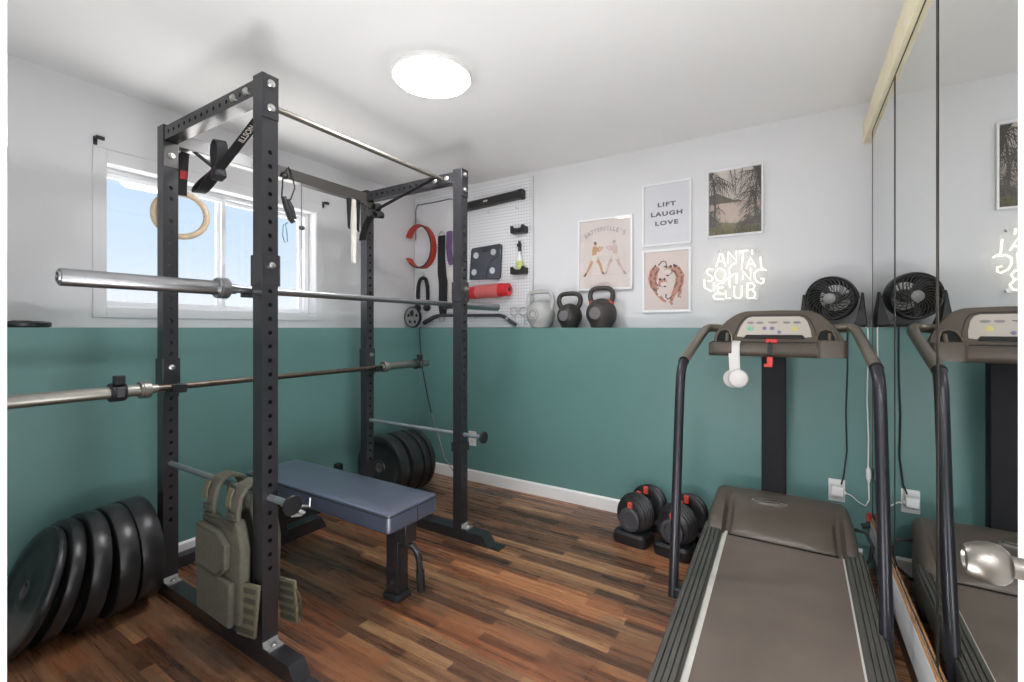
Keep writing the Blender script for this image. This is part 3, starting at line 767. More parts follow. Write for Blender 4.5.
bar_tilt(MB().prism([(YP - .077, 2.201), (YP, 2.194), (YP, 2.266), (YP - .062, 2.266), (YP - .077, 2.252)], 'x', -1.815, -1.775)).build('end_cap', 'black_matte', t, bevel=.006)
bar_tilt(MB().box(-2.13, -2.09, YP - .0765, YP - .0745, 2.224, 2.236)).build('badge', 'white_ink', t)
tag(MB().tube([(-2.93, YP - .012, 2.02), (-2.93, YP - .012, 2.30), (-2.90, YP - .014, 2.345), (-2.85, YP - .02, 2.335), (-2.80, YP - .02, 2.338), (-2.70, YP - .014, 2.335), (-2.52, YP - .014, 2.34), (-2.45, YP - .016, 2.30)], .004, 8).build('power_cable', 'dark_grey'), 'thin grey cable running along the top left of the pegboard', 'cable')
def hook(x, z, label, L=.05, w=.0):
    return tag(MB().tube([(x, YP - .001, z), (x, YP - L, z), (x, YP - L - .006, z + .012)], .003, 8).build('peg_hook', 'zinc'), label, 'hook', 'pegboard hooks')
# red lifting belt curled into a C
t = thing('lifting_belt', 'red lifting belt curled into an open ring on the pegboard', 'lifting belt', (-2.80, 2.99, 1.93))
pts = []
for k in range(41):
    a = math.radians(150 - 300 * k / 40 - 0); r = .176 + .008 * math.sin(k * .3)
    pts.append(V((-2.80 + r * math.cos(a) * .9, 2.985, 1.935 + r * math.sin(a) * 1.06)))
mb = MB(); loops = []
for i, p in enumerate(pts):
    T = (pts[min(i + 1, 40)] - pts[max(i - 1, 0)]).normalized(); Nn = V((T.z, 0, -T.x)); w = .034
    loops.append([p + V((0, -w, 0)) + Nn * .005, p + V((0, w, 0)) + Nn * .005, p + V((0, w, 0)) - Nn * .005, p + V((0, -w, 0)) - Nn * .005])
mb.loft(loops).build('strap', 'red_leather', t, angle=50)
mb = MB(); mb.tube([p + V((0, -.034, 0)) for p in pts[10:38]], .0065, 6).build('edge_binding', 'black_matte', t)
hook(-2.645, 1.94, 'peg hook holding the red lifting belt', .09)
# triceps rope
t = thing('rope_attachment', 'black triceps rope hanging below the red belt', 'rope', (-2.83, 3.0, 1.55))
rp = [(-2.882, YP - .03, 1.43), (-2.885, YP - .03, 1.52), (-2.88, YP - .03, 1.60), (-2.86, YP - .03, 1.655), (-2.825, YP - .03, 1.672), (-2.79, YP - .03, 1.655), (-2.772, YP - .03, 1.60), (-2.768, YP - .03, 1.52), (-2.77, YP - .03, 1.43)]
MB().tube(rp, .0165, 12).build('rope', 'webbing', t)
mb = MB()
for i in range(len(rp) - 1):
    for k in range(3):
        p = V(rp[i]).lerp(V(rp[i + 1]), (k + .5) / 3); mb.ball(p, .0195, (1, 1, .55), 10, 6)
mb.build('rope_twist', 'webbing', t)
for x in (-2.882, -2.77):
    MB().ball((x, YP - .04, 1.40), .034, (1, 1, .95)).build('rope_stopper', 'black_matte', t)
MB().lathe([(.012, -.006), (.02, -.006), (.02, .006), (.012, .006), (.012, -.006)], (-2.825, YP - .03, 1.70), (0, 1, 0), 20).build('eyelet', 'white_plastic', t)
# long black strap, purple band
t = thing('padded_strap', 'long black padded strap hanging behind the far right rack post', 'strap', (-2.6, YP - .03, 1.65))
MB().ribbon([(-2.615, YP - .02, 2.03), (-2.617, YP - .022, 1.85), (-2.612, YP - .022, 1.70), (-2.595, YP - .024, 1.62), (-2.598, YP - .024, 1.40), (-2.60, YP - .022, 1.32)], (1, 0, 0), [.075, .078, .09, .092, .09, .06], .014).build('webbing', 'webbing', t, bevel=.004)
for z in (2.045, 1.30):
    MB().tube([(-2.615 + .028 * math.cos(a), YP - .02, z + .026 * math.sin(a)) for a in [2 * PI * k / 20 for k in range(20)]], .004, 8, closed=True).build('end_ring', 'zinc', t)
t = thing('loop_band', 'folded purple loop band hanging beside the black strap', 'resistance band', (-2.50, YP - .03, 1.9))
mb = MB()
for k, x in enumerate((-2.535, -2.52, -2.505)):
    mb.ribbon([(x, YP - .02 - .008 * k, 2.055), (x - .004, YP - .024 - .008 * k, 1.92), (x + .014, YP - .024 - .008 * k, 1.80 - .02 * k)], (1, .2, 0), .042, .006)
mb.build('band', 'purple', t, bevel=.002)
MB().ribbon([(-2.525, YP - .018, 1.74), (-2.52, YP - .018, 1.55), (-2.525, YP - .018, 1.40)], (1, 0, 0), .028, .006).build('pale_tail', 'band_white', t)
# scale
t = thing('bathroom_scale', 'dark glass bathroom scale with four round pads on the pegboard', 'scale', (-2.18, YP - .02, 1.62))
q = [(-2.335, 1.625), (-2.045, 1.612), (-2.025, 1.628), (-2.012, 1.885), (-2.028, 1.90), (-2.298, 1.888), (-2.318, 1.872)]
MB().prism(q, 'y', YP - .026, YP - .002).build('platform', 'scale_glass', t, bevel=.006)
for x, z in ((-2.262, 1.822), (-2.088, 1.836), (-2.282, 1.684), (-2.098, 1.686)):
    MB().lathe([(0, 0), (.026, 0), (.026, .0025), (0, .0025)], (x, YP - .0285, z), (0, 1, 0), 24).build('contact_pad', 'scale_pad', t)
MB().box(-2.20, -2.145, YP - .0275, YP - .026, 1.845, 1.868).tube([(-2.30, YP - .0265, 1.78), (-2.22, YP - .0265, 1.74), (-2.185, YP - .0265, 1.62)], .002, 6).tube([(-2.05, YP - .0265, 1.80), (-2.13, YP - .0265, 1.75), (-2.165, YP - .0265, 1.62)], .002, 6).build('display', 'black_plastic', t)
# foam roller
t = thing('foam_roller', 'red foam roller resting on hooks across the pegboard', 'foam roller', (-2.15, YP - .06, 1.52))
MB().lathe([(.018, 0), (.044, 0), (.05, .006), (.05, .16), (.054, .17), (.054, .44), (.05, .45), (.05, .50), (.044, .506), (.018, .506), (.018, 0)], (-2.42, YP - .062, 1.505), (1, 0, .035), 32).build('foam', 'roller_red', t)
MB().lathe([(.0543, .20), (.0548, .2), (.0548, .42), (.0543, .42)], (-2.42, YP - .062, 1.505), (1, 0, .035), 32).build('printed_band', 'roller_pale', t)
MB().lathe([(0, 0), (.0175, 0), (.0175, .504), (0, .504)], (-2.42, YP - .062, 1.505), (1, 0, .035), 20).build('core', 'hole', t)
hook(-2.30, 1.448, 'left peg hook under the red foam roller', .10); hook(-2.0, 1.455, 'right peg hook under the red foam roller', .10)
# curl bar
t = thing('curl_bar', 'dark zigzag curl bar lying along the bottom of the pegboard', 'curl bar', (-2.35, YP - .04, 1.28))
MB().tube([(-2.85, YP - .03, 1.265), (-2.79, YP - .03, 1.29), (-2.72, YP - .03, 1.318), (-2.66, YP - .03, 1.33), (-2.3, YP - .03, 1.325), (-2.03, YP - .03, 1.322), (-1.985, YP - .03, 1.305), (-1.93, YP - .03, 1.27), (-1.885, YP - .03, 1.245)], [.02, .02, .019, .014, .013, .014, .015, .015, .013], 14).build('bar', 'dark_grey', t)
MB().cyl((-1.972, YP - .03, 1.296), (-1.955, YP - .03, 1.286), .017).build('collar', 'zinc', t)
hook(-2.25, 1.305, 'left peg hook under the curl bar', .045); hook(-2.06, 1.302, 'right peg hook under the curl bar', .045)
# small iron plate standing on the corner of the ledge
t = thing('iron_plate', 'small grey iron plate with slots standing on the corner ledge', 'weight plate', (-2.868, 2.965, ZL))
cx, cy, cz = -2.868, 2.965, ZL + .094
MB().lathe([(.012, -.012), (.03, -.013), (.032, -.006), (.068, -.006), (.07, -.013), (.08, -.013), (.084, -.012), (.084, .012), (.012, .012), (.012, -.012)], (cx, cy, cz), (0, 1, 0), 40).build('disc', 'iron_grey', t)
MB().lathe([(.084, -.013), (.092, -.013), (.094, -.009), (.094, .009), (.092, .013), (.084, .013), (.084, -.013)], (cx, cy, cz), (0, 1, 0), 40).build('rim', 'black_matte', t)
mb = MB()
for k in range(5):
    a = 2 * PI * k / 5 + .3
    mb.ball((cx + .05 * math.cos(a), cy - .0065, cz + .05 * math.sin(a)), .014, (1, .12, 1), 12, 6)
mb.build('slots', 'hole', t)
MB().ball((cx + .005, cy - .02, cz + .035), .02, (.8, .8, 1.3)).build('knob', 'black_matte', t)
# holders and the spray bottle
def holder(z, label):
    t = thing('cup_holder', label, 'holder', (-1.855, YP - .04, z), 'black holders on the pegboard')
    mb = MB().prism([(-1.92, z), (-1.795, z), (-1.795, z + .05), (-1.815, z + .055), (-1.83, z + .028), (-1.885, z + .028), (-1.90, z + .052), (-1.92, z + .05)], 'y', YP - .07, YP - .055)
    mb.build('front_lip', 'black_plastic', t, bevel=.003)
    MB().box(-1.92, -1.795, YP - .07, YP - .001, z - .006, z).build('shelf', 'black_plastic', t, bevel=.002)
    MB().box(-1.92, -1.908, YP - .055, YP - .001, z, z + .045).box(-1.807, -1.795, YP - .055, YP - .001, z, z + .045).build('side_wall', 'black_plastic', t, bevel=.002)
holder(1.965, 'empty black holder high on the right edge of the pegboard')
holder(1.645, 'black holder carrying the spray bottle on the pegboard')
t = thing('spray_bottle', 'small clear bottle with yellow-green label in the pegboard holder', 'bottle', (-1.857, YP - .03, 1.645))
bc = (-1.857, YP - .0278, 1.6455)
MB().lathe([(0, 0), (.024, 0), (.0262, .004), (.0262, .10), (.021, .125), (.011, .15), (.010, .175), (0, .175)], bc, (0, 0, 1), 28).build('body', 'bottle_clear', t)
MB().lathe([(.0263, .012), (.0268, .012), (.0268, .098), (.0263, .098)], bc, (0, 0, 1), 24).build('paper_label', 'bottle_label', t)
mb = MB().lathe([(0, .172), (.0135, .172), (.0135, .205), (.008, .215), (0, .215)], bc, (0, 0, 1), 16)
mb.box(bc[0] - .022, bc[0] + .014, bc[1] - .009, bc[1] + .009, bc[2] + .21, bc[2] + .235).box(bc[0] - .012, bc[0] + .008, bc[1] - .007, bc[1] + .007, bc[2] + .235, bc[2] + .255)
mb.build('spray_head', 'black_plastic', t, bevel=.003)
for i, x in enumerate((-1.898, -1.815)):
    lab = ('left', 'right')[i] + ' wire ring clip hanging near the bottom right of the pegboard'
    mb = MB().tube([(x + .033 * math.cos(a), YP - .02, 1.348 + .033 * math.sin(a)) for a in [2 * PI * k / 24 for k in range(24)]], .0045, 8, closed=True)
    mb.tube([(x + .012, YP - .02, 1.317), (x + .02, YP - .021, 1.28), (x + .012, YP - .022, 1.255)], .004, 8).tube([(x - .03, YP - .02, 1.365), (x - .04, YP - .022, 1.38)], .005, 8)
    tag(mb.build('spring_collar', 'zinc'), lab, 'barbell clip', 'spring collars on the pegboard')
hook(-2.30, 2.02, 'bare peg hook under the left part of the sound bar, above the scale', .03); hook(-1.85, 2.165, 'bare peg hook under the right end of the sound bar', .03); hook(-2.12, 2.165, 'bare peg hook under the middle of the sound bar', .03)
hook(-2.03, 1.60, 'bare peg hook below the bathroom scale', .03)

def nudge(name, dx, dz=0.0):
    for o in bpy.data.objects:
        if o.parent is None and o.name.split('.')[0] == name: o.location.x += dx; o.location.z += dz
nudge('bathroom_scale', .024); nudge('cup_holder', .042); nudge('spray_bottle', .042); nudge('spring_collar', .026); nudge('foam_roller', .026); nudge('curl_bar', .036)

# ------------------------------------------------------------------ kettlebells on the ledge
def kettlebell(x, y, ball_r, ht, hw, label, mat, wide=False, accent=False, face=None):
    t = thing('kettlebell', label, 'kettlebell', (x, y, ZL), 'kettlebells on the ledge')
    r = ball_r; zc = r * .93
    prof = [(0, 0), (r * .62, 0), (r * .68, .004)]
    for k in range(14):
        a = -.68 + (1.5 + .68) * k / 13; prof.append((r * math.cos(a), zc + r * math.sin(a)))
    prof.append((0, zc + r))
    MB().lathe(prof, (x, y, ZL), (0, 0, 1), 36).build('body', mat, t)
    w = hw / 2 - .016; z0 = zc + r * .55; zt = ht - .017
    if wide: left = [(-r * .80, zc + r * .25), (-w - .0, z0 + .02), (-w, zt - .045), (-w + .012, zt - .012), (-w + .035, zt)]
    else: left = [(-r * .55, zc + r * .55), (-w * .86, z0 + .025), (-w, zt - .055), (-w + .006, zt - .022), (-w + .03, zt - .002)]
    path = left + [(0, zt + .001)] + [(-a, b) for a, b in reversed(left)]
    # smooth the path
    P3 = [V((a, 0, b)) for a, b in path]
    for _ in range(2):
        Q = [P3[0]]
        for i in range(len(P3) - 1): Q += [P3[i].lerp(P3[i + 1], .25), P3[i].lerp(P3[i + 1], .75)]
        Q.append(P3[-1]); P3 = Q
    n = len(P3); rad = [.0165 + (.006 if wide else .003) * abs(2 * i / (n - 1) - 1) ** 3 for i in range(n)]
    h = MB().tube([p + V((x, y, ZL)) for p in P3], rad, 14).build('handle', mat, t)
    if accent:
        for sg in (0, 1):
            i = 4 if sg == 0 else n - 5
            a_, b_ = P3[i - 1] + V((x, y, ZL)), P3[i + 1] + V((x, y, ZL)); d = (b_ - a_) * .9
            MB().tube([a_ - d * .4, b_ + d * .4], .0215, 16).build('colour_band', 'orange', t)
    fy = y - r * .985
    MB().lathe([(0, 0), (r * .38, 0), (r * .42, .006), (r * .42, r * .14), (0, r * .14)], (x - .008, y - r * 1.004, ZL + zc), (0, 1, 0), 28).build('face_disc', face or mat, t)
    if face is None:
        MB().lathe([(r * .2, 0), (r * .28, 0), (r * .28, .004), (r * .2, .004), (r * .2, 0)], (x - .008, y - r * 1.004 - .003, ZL + zc), (0, 1, 0), 28).build('number_ring', 'ink_grey', t)
    return t
kettlebell(-1.598, 2.990, .107, .285, .232, 'pale grey kettlebell on the ledge beside the pegboard', 'kb_white', True)
kettlebell(-1.362, 2.992, .090, .262, .204, 'smaller black kettlebell in the middle of the three on the ledge', 'kb_black', face='kb_face')
kettlebell(-1.122, 2.990, .105, .29, .2, 'charcoal kettlebell with orange handle bands on the ledge', 'kb_grey', accent=True, face='kb_face')
# small dark plate lying on the left ledge
t = thing('change_plate', 'small dark plate lying on the left ledge by the door frame', 'weight plate', (-2.86, .55, ZL))
MB().lathe([(.012, 0), (.085, 0), (.092, .004), (.094, .02), (.088, .026), (.03, .026), (.03, .03), (.012, .03), (.012, 0)], (-2.855, .556, ZL), (0, 0, 1), 36).build('disc', 'rubber', t)
MB().lathe([(.035, .0262), (.07, .0262), (.07, .0275), (.035, .0275), (.035, .0262)], (-2.855, .556, ZL), (0, 0, 1), 36).build('printed_ring', 'ink_dark', t)

# ------------------------------------------------------------------ pictures
class Art:
    def __init__(s, x0, x1, z0, z1, y): s.x0, s.x1, s.z0, s.z1, s.y = x0, x1, z0, z1, y; s.mb = MB(); s.k = 0
    def p(s, u, v):
        u, v = min(1, max(0, u)), min(1, max(0, v))
        return (s.x0 + u * (s.x1 - s.x0), s.y - .00012 * s.k, s.z0 + v * (s.z1 - s.z0))
    def poly(s, pts, mi):
        s.k += 1; s.mb.mi = mi; s.mb.flat([s.p(*q) for q in pts])
    def same(s, pts, mi): s.mb.mi = mi; s.mb.flat([s.p(*q) for q in pts])
    def stroke(s, pts, w, mi, new=True):
        if new: s.k += 1
        ww = w if isinstance(w, list) else [w] * len(pts); asp = (s.x1 - s.x0) / (s.z1 - s.z0); L, R = [], []
        for i, q in enumerate(pts):
            a, b = pts[max(0, i - 1)], pts[min(len(pts) - 1, i + 1)]
            dx, dy = (b[0] - a[0]) * asp, b[1] - a[1]; d = math.hypot(dx, dy) or 1
            nx, ny = -dy / d / asp, dx / d
            L.append((q[0] + nx * ww[i] / 2, q[1] + ny * ww[i] / 2)); R.append((q[0] - nx * ww[i] / 2, q[1] - ny * ww[i] / 2))
        for i in range(len(pts) - 1): s.same([L[i], L[i + 1], R[i + 1], R[i]], mi)
    def disc(s, u, v, r, mi, ry=None):
        asp = (s.x1 - s.x0) / (s.z1 - s.z0); s.k += 1
        s.same([(u + r / asp * math.cos(2 * PI * k / 16), v + (ry or r) * math.sin(2 * PI * k / 16)) for k in range(16)], mi)

def picture(x0, x1, z0, z1, label, fw=.012, mats=None, draw=None, mat_border=0.0, glass=True):
    t = thing('framed_picture', label, 'picture', ((x0 + x1) / 2, YBU, z0), 'framed prints on the back wall')
    d = .022; y1 = YBU - .0005; y0 = YBU - d
    mb = MB(); mb.box(x0, x0 + fw, y0, y1, z0, z1).box(x1 - fw, x1, y0, y1, z0, z1).box(x0 + fw, x1 - fw, y0, y1, z0, z0 + fw).box(x0 + fw, x1 - fw, y0, y1, z1 - fw, z1)
    mb.build('frame', 'frame_white', t, bevel=.0015)
    e = fw - .001
    MB().box(x0 + e, x1 - e, YBU - .010, YBU - .004, z0 + e, z1 - e).build('backing', 'paper_white', t)
    b = e + mat_border
    art = Art(x0 + b, x1 - b, z0 + b, z1 - b, YBU - .0102)
    art.poly([(0, 0), (1, 0), (1, 1), (0, 1)], 0)
    draw(art)
    art.mb.build('print', mats, t, flatshade=True, merge=False, keep_normals=True)
    if glass: MB().box(x0 + e, x1 - e, YBU - .0185, YBU - .0165, z0 + e, z1 - e).build('glass', 'clear_glass', t)
    return t
def boxers(a):
    # arched title
    txt = "BATTERVILLE'S"; n = len(txt)
    for i, ch in enumerate(txt):
        f = (i / (n - 1) - .5); ang = -f * .75; u = .5 + f * .74; v = .865 - f * f * .36
        o = V(a.p(u, v)) - V((0, .0004, 0)); a.mb.mi = 5
        a.mb.text(ch, o, .042, (math.cos(ang), 0, math.sin(ang)), (-math.sin(ang), 0, math.cos(ang)), .0009)
    # left figure in tan, right figure pale, both in guard
    def man(cx, fl, skin, trunk, boots, hair):
        X = lambda u: cx + fl * u * .84
        k_ = .86
        Y = lambda v: .22 + (v - .22) * .84
        def limb(pts, w): a.stroke([(X(u), Y(v)) for u, v in pts], [q * .72 for q in w] if isinstance(w, list) else w * .72, skin)
        def shoe(pts, w, m): a.stroke([(X(u), Y(v)) for u, v in pts], w * .75, m)
        limb([(-.02, .50), (-.10, .36), (-.20, .22), (-.24, .20)], [.075, .06, .035, .03])
        limb([(.03, .50), (.13, .38), (.19, .23), (.235, .22)], [.075, .06, .035, .03])
        shoe([(-.20, .235), (-.225, .19), (-.26, .19)], .035, boots); shoe([(.19, .245), (.20, .215), (.25, .21)], .035, boots)
        a.poly([(X(-.085), Y(.45)), (X(-.05), Y(.55)), (X(.045), Y(.56)), (X(.085), Y(.45)), (X(.0), Y(.43))], trunk)
        a.poly([(X(-.055), Y(.54)), (X(-.055), Y(.64)), (X(-.03), Y(.70)), (X(.045), Y(.69)), (X(.06), Y(.62)), (X(.045), Y(.54))], skin)
        limb([(.05, .675), (.11, .60), (.17, .645)], [.04, .033, .03])
        limb([(-.03, .68), (.04, .585), (.11, .66)], [.04, .035, .03])
        a.disc(X(.025), Y(.735), .026, skin); a.disc(X(.015), Y(.752), .021, hair)
        a.disc(X(.185), Y(.66), .015, skin); a.disc(X(.125), Y(.675), .015, skin)
    man(.30, 1, 1, 2, 3, 3)
    man(.70, -1, 4, 2, 5, 5)
    a.stroke([(.14, .19), (.5, .187), (.86, .20)], .004, 4)
    a.stroke([(.40, .07), (.60, .075)], .012, 4)
box_print = picture(-1.336, -.932, 1.490, 2.003, 'white framed print of two boxers with an arched title on beige paper', .013, ['paper_beige', 'ink_skin', 'ink_cream', 'ink_brown', 'ink_pale', 'ink_soft'], boxers)
box_print.location.y -= .006; box_print.rotation_euler = (math.radians(-.6), 0, 0)
def liftlaugh(a):
    for txt, v in (('LIFT', .655), ('LAUGH', .50), ('LOVE', .345)):
        a.mb.mi = 1; o = V(a.p(.5, v)) - V((0, .0004, 0))
        a.mb.text(txt, o, .038, (1, 0, 0), (0, 0, 1), .0017, 1.45, spacing=1.2)
picture(-.866, -.551, 1.768, 2.184, 'white framed poster reading LIFT LAUGH LOVE above the tiger print', .012, ['paper_white', 'ink_dark'], liftlaugh)
def tigers(a):
    # left tiger curls head-down, right tiger climbs; together a loose heart
    body1 = [(.30, .74), (.22, .66), (.19, .54), (.22, .42), (.32, .36)]
    a.stroke([(.32, .76), (.40, .83), (.49, .82), (.50, .75), (.44, .73)], [.02, .018, .016, .018, .02], 3)
    a.stroke([(.18, .62), (.12, .50), (.14, .44)], [.08, .05, .035], 1)
    a.stroke([(.22, .42), (.30, .28), (.44, .16), (.50, .14)], [.11, .07, .045, .04], 1)
    a.stroke([(.28, .40), (.34, .30), (.35, .22)], [.09, .06, .04], 2)
    a.stroke(body1, [.10, .15, .16, .14, .11], 1)
    a.stroke([(.30, .52), (.34, .46), (.33, .38)], [.04, .07, .05], 2)
    a.disc(.42, .46, .075, 1); a.disc(.445, .44, .052, 2); a.disc(.36, .525, .022, 3); a.disc(.46, .525, .02, 3)
    a.stroke([(.44, .40), (.50, .40)], .022, 3)
    body2 = [(.64, .72), (.73, .68), (.80, .57), (.79, .44), (.73, .35)]
    a.stroke([(.74, .36), (.66, .26), (.60, .13), (.64, .09)], [.11, .07, .05, .045], 1)
    a.stroke([(.78, .40), (.80, .28), (.77, .22), (.83, .21)], [.10, .06, .04, .035], 1)
    a.stroke([(.62, .22), (.54, .18), (.49, .22), (.50, .27)], [.022, .018, .018, .022], 3)
    a.stroke(body2, [.09, .13, .15, .14, .11], 1)
    a.stroke([(.62, .66), (.67, .55), (.64, .42)], [.04, .06, .045], 2)
    a.disc(.56, .665, .075, 1); a.disc(.535, .65, .055, 2); a.disc(.50, .735, .02, 3); a.disc(.60, .735, .022, 3)
    a.stroke([(.50, .585), (.56, .58)], .024, 3)
    rnd = random.Random(3)
    for body, wd in ((body1, .13), (body2, .125)):
        for i in range(len(body) - 1):
            for k in range(6):
                f = (k + .5) / 6; u = body[i][0] + (body[i + 1][0] - body[i][0]) * f; v = body[i][1] + (body[i + 1][1] - body[i][1]) * f
                dx, dy = body[i + 1][0] - body[i][0], body[i + 1][1] - body[i][1]; d = math.hypot(dx, dy)
                s_ = rnd.choice((-1, 1)); n = (-dy / d * s_, dx / d * s_)
                a.stroke([(u + n[0] * wd * .5, v + n[1] * wd * .5), (u + n[0] * .02, v + n[1] * .02 - .008)], [.017, .004], 3, k == 0)
                a.stroke([(u - n[0] * wd * .5, v - n[1] * wd * .5), (u - n[0] * .035, v - n[1] * .035 + .006)], [.013, .003], 3, False)
    for q in ((.30, .27), (.36, .22), (.66, .24), (.63, .17), (.80, .31)):
        a.stroke([(q[0] - .025, q[1] + .01), (q[0] + .03, q[1])], [.014, .006], 3)
    for q in ((.44, .46), (.54, .67)):
        a.disc(q[0] - .02, q[1] + .02, .008, 3); a.disc(q[0] + .025, q[1] + .02, .008, 3)
picture(-.866, -.553, 1.325, 1.742, 'white framed print of two orange tigers curled together, lowest on the wall', .015, ['paper_pink', 'ink_rust', 'ink_cream', 'ink_black'], tigers)
def palms(a):
    rnd = random.Random(11)
    a.poly([(0, .12), (1, .12), (1, .5), (0, .5)], 1)
    a.poly([(0, .49), (0, .62), (.16, .66), (.30, .60), (.46, .535), (.62, .515), (.62, .49)], 2)
    a.poly([(0, 0), (1, 0), (1, .17), (.75, .2), (.5, .16), (.28, .19), (0, .2)], 4)
    def frond(u, v, ang, L, droop, w):
        a.k += .05; spine = []
        for i in range(9):
            f = i / 8; spine.append((u + math.cos(ang) * L * f, v + math.sin(ang) * L * f - droop * f * f))
        a.stroke(spine, [.012 - .001 * i for i in range(9)], 3, False)
        for i in range(1, 9):
            p0 = spine[i]; q0 = spine[i - 1]
            for sg in (1, -1):
                b = ang - droop * 2.2 * i / 8 + sg * .75 + rnd.uniform(-.2, .2); l = w * (1.25 - i / 11)
                tip = (p0[0] + math.cos(b) * l, p0[1] + math.sin(b) * l - l * .75)
                q = (p0[0] + (q0[0] - p0[0]) * .3, p0[1] + (q0[1] - p0[1]) * .3); a.same([q, p0, tip], 3)
    a.poly([(0, .12), (.14, .14), (.17, .20), (.08, .30), (0, .34)], 3); a.poly([(.60, .12), (.68, .19), (.82, .22), (1, .28), (1, .12)], 3)
    a.poly([(0, .86), (.06, .92), (.10, 1), (0, 1)], 3); a.poly([(1, .60), (.95, .70), (.92, .90), (.84, 1), (1, 1)], 3)
    a.stroke([(.10, .12), (.12, .45), (.09, .8)], [.035, .028, .022], 3)
    a.stroke([(.90, .12), (.89, .5), (.93, .85)], [.03, .026, .022], 3)
    for q_ in ((.10, .93, -.15, .42), (.12, .90, -.55, .36), (.06, .80, .35, .36), (.90, .95, PI + .1, .42), (.88, .88, PI + .45, .40), (.86, .70, PI + .2, .36), (.40, 1.06, -1.25, .26), (.50, 1.08, -1.5, .30), (.66, 1.06, -1.75, .26), (.90, .60, PI + .5, .34), (.88, .42, PI - .3, .30), (.10, .42, .3, .22)):
        frond(q_[0], q_[1], q_[2], q_[3], .16, q_[3] * .42)
    for cx, cy, n, L in ((.08, .84, 11, .34), (.02, .98, 7, .30), (.93, .90, 13, .36), (.84, .60, 13, .30), (1.0, .70, 9, .3), (.05, .36, 9, .2), (.12, .24, 8, .17), (.76, .24, 11, .2), (.93, .34, 11, .24), (.60, .16, 6, .12), (.0, .62, 7, .18)):
        for k in range(n):
            frond(cx, cy, 2 * PI * k / n + rnd.uniform(-.2, .2), L * rnd.uniform(.7, 1.1), rnd.uniform(.10, .26), L * .34)
    for k in range(60):
        u = rnd.random(); v = rnd.uniform(0, .2); a.k += .02
        a.same([(u, v), (u + .012, v), (u + rnd.uniform(-.03, .03), v + rnd.uniform(.04, .09))], 4 if k % 3 else 3)
    a.disc(.53, .845, .016, 3)
picture(-.458, -.146, 1.788, 2.206, 'palm beach photograph print in a thin white frame above the neon sign', .009, ['sky_print', 'water_print', 'hill_print', 'palm_print', 'grass_print'], palms, mat_border=.004)

# ------------------------------------------------------------------ neon sign
neon = thing('neon_sign', 'white lit neon sign reading ANTI SOCIAL LIFTING CLUB on the back wall', 'neon sign', (-.29, YBU, 1.38))
def np_(x, y):
    """sign's own drawing units (852 x 682, y down) to metres on its backing board"""
    px, py = x / 8.52, y / 8.525
    # perspective-free layout measured on the wall: left/right edges and sloping rows
    a_ = (690 + px - 512) / 453.5; d_ = 3.055 / (.8507 * 1 + .5257 * a_)
    return V((d_ * (.8507 * a_ - .5257), YBU - .032, H - (230 + py - 328.15) / 453.5 * d_))
strokes = [
    [(222, 310), (252, 195), (268, 195), (300, 310)], [(236, 264), (290, 262)],
    [(322, 285), (322, 182), (392, 258), (392, 175)], [(415, 180), (495, 170)], [(452, 176), (446, 260), (438, 300)], [(525, 165), (530, 205)],
    [(192, 338), (160, 328), (138, 345), (146, 372), (180, 392), (192, 415), (176, 434), (148, 430)],
    [(255 + 44 * math.cos(t * PI / 8), 380 + 54 * math.sin(t * PI / 8)) for t in range(17)],
    [(396, 270), (350, 300), (330, 332), (332, 365), (350, 385)], [(440, 300), (438, 330)],
    [(478, 325), (514, 230), (556, 310)], [(492, 290), (546, 280)], [(598, 225), (606, 318), (650, 345)],
    [(120, 420), (120, 488), (182, 522)], [(200, 450), (200, 518)], [(236, 530), (236, 456), (290, 448)], [(236, 492), (282, 485)],
    [(292, 430), (385, 368)], [(332, 410), (336, 490)], [(394, 365), (394, 452)], [(446, 420), (446, 345), (515, 425), (515, 330)],
    [(622, 340), (580, 335), (548, 362), (546, 400), (568, 438), (606, 456), (626, 445), (626, 415), (600, 412)],
    [(284, 542), (220, 538), (194, 562), (206, 586), (284, 590)], [(300, 515), (302, 582), (346, 580)],
    [(376, 480), (372, 555), (392, 580), (424, 580), (438, 558), (440, 470)],
    [(487, 450), (487, 580)], [(487, 452), (530, 450), (550, 474), (536, 504), (490, 512)], [(532, 511), (556, 542), (540, 577), (488, 581)]]
mb = MB()
for s_ in strokes: mb.tube([np_(*q) for q in s_], .0046, 8)
mb.build('neon_tubes', 'neon', neon)
outl = [(205, 190), (240, 160), (420, 140), (560, 145), (610, 200), (665, 330), (655, 450), (600, 500), (580, 590), (500, 615), (200, 612), (150, 540), (95, 500), (110, 400), (110, 330), (190, 300)]
mb = MB(); mb.loft([[np_(*q) + V((0, .006, 0)) for q in outl], [np_(*q) + V((0, .010, 0)) for q in outl]])
mb.build('backing_board', 'acrylic', neon)
for q in ((240, 175), (560, 165), (220, 590), (560, 580)):
    p = np_(*q); MB().cyl(p + V((0, .010, 0)), (p.x, YBU - .001, p.z), .008).build('standoff', 'zinc', neon)
cord = thing('extension_cord', 'white extension cord with an inline switch hanging beside the mirrors', 'cable', (.327, YB - .02, .37))
WC = [(.318, YBU - .03, ZL + .006), (.318, YB + .03, ZL + .006), (.326, YB - .008, ZL - .003), (.327, YB - .02, 1.13), (.322, YB - .018, .854), (.328, YB - .018, .653), (.326, YB - .018, .50), (.328, YB - .018, .452), (.33, YB - .02, .35), (.316, YB - .022, .318), (.285, YB - .03, .335), (.255, YB - .05, .368), (.237, YB - .05, .374)]
MB().tube(WC, .0032, 8).build('cord_length', 'white_plastic', cord)
MB().tube([(.327, YB - .02, .515), (.327, YB - .02, .50), (.328, YB - .02, .46), (.328, YB - .02, .435)], [.005, .011, .011, .004], 12).build('cord_switch', 'white_plastic', cord)

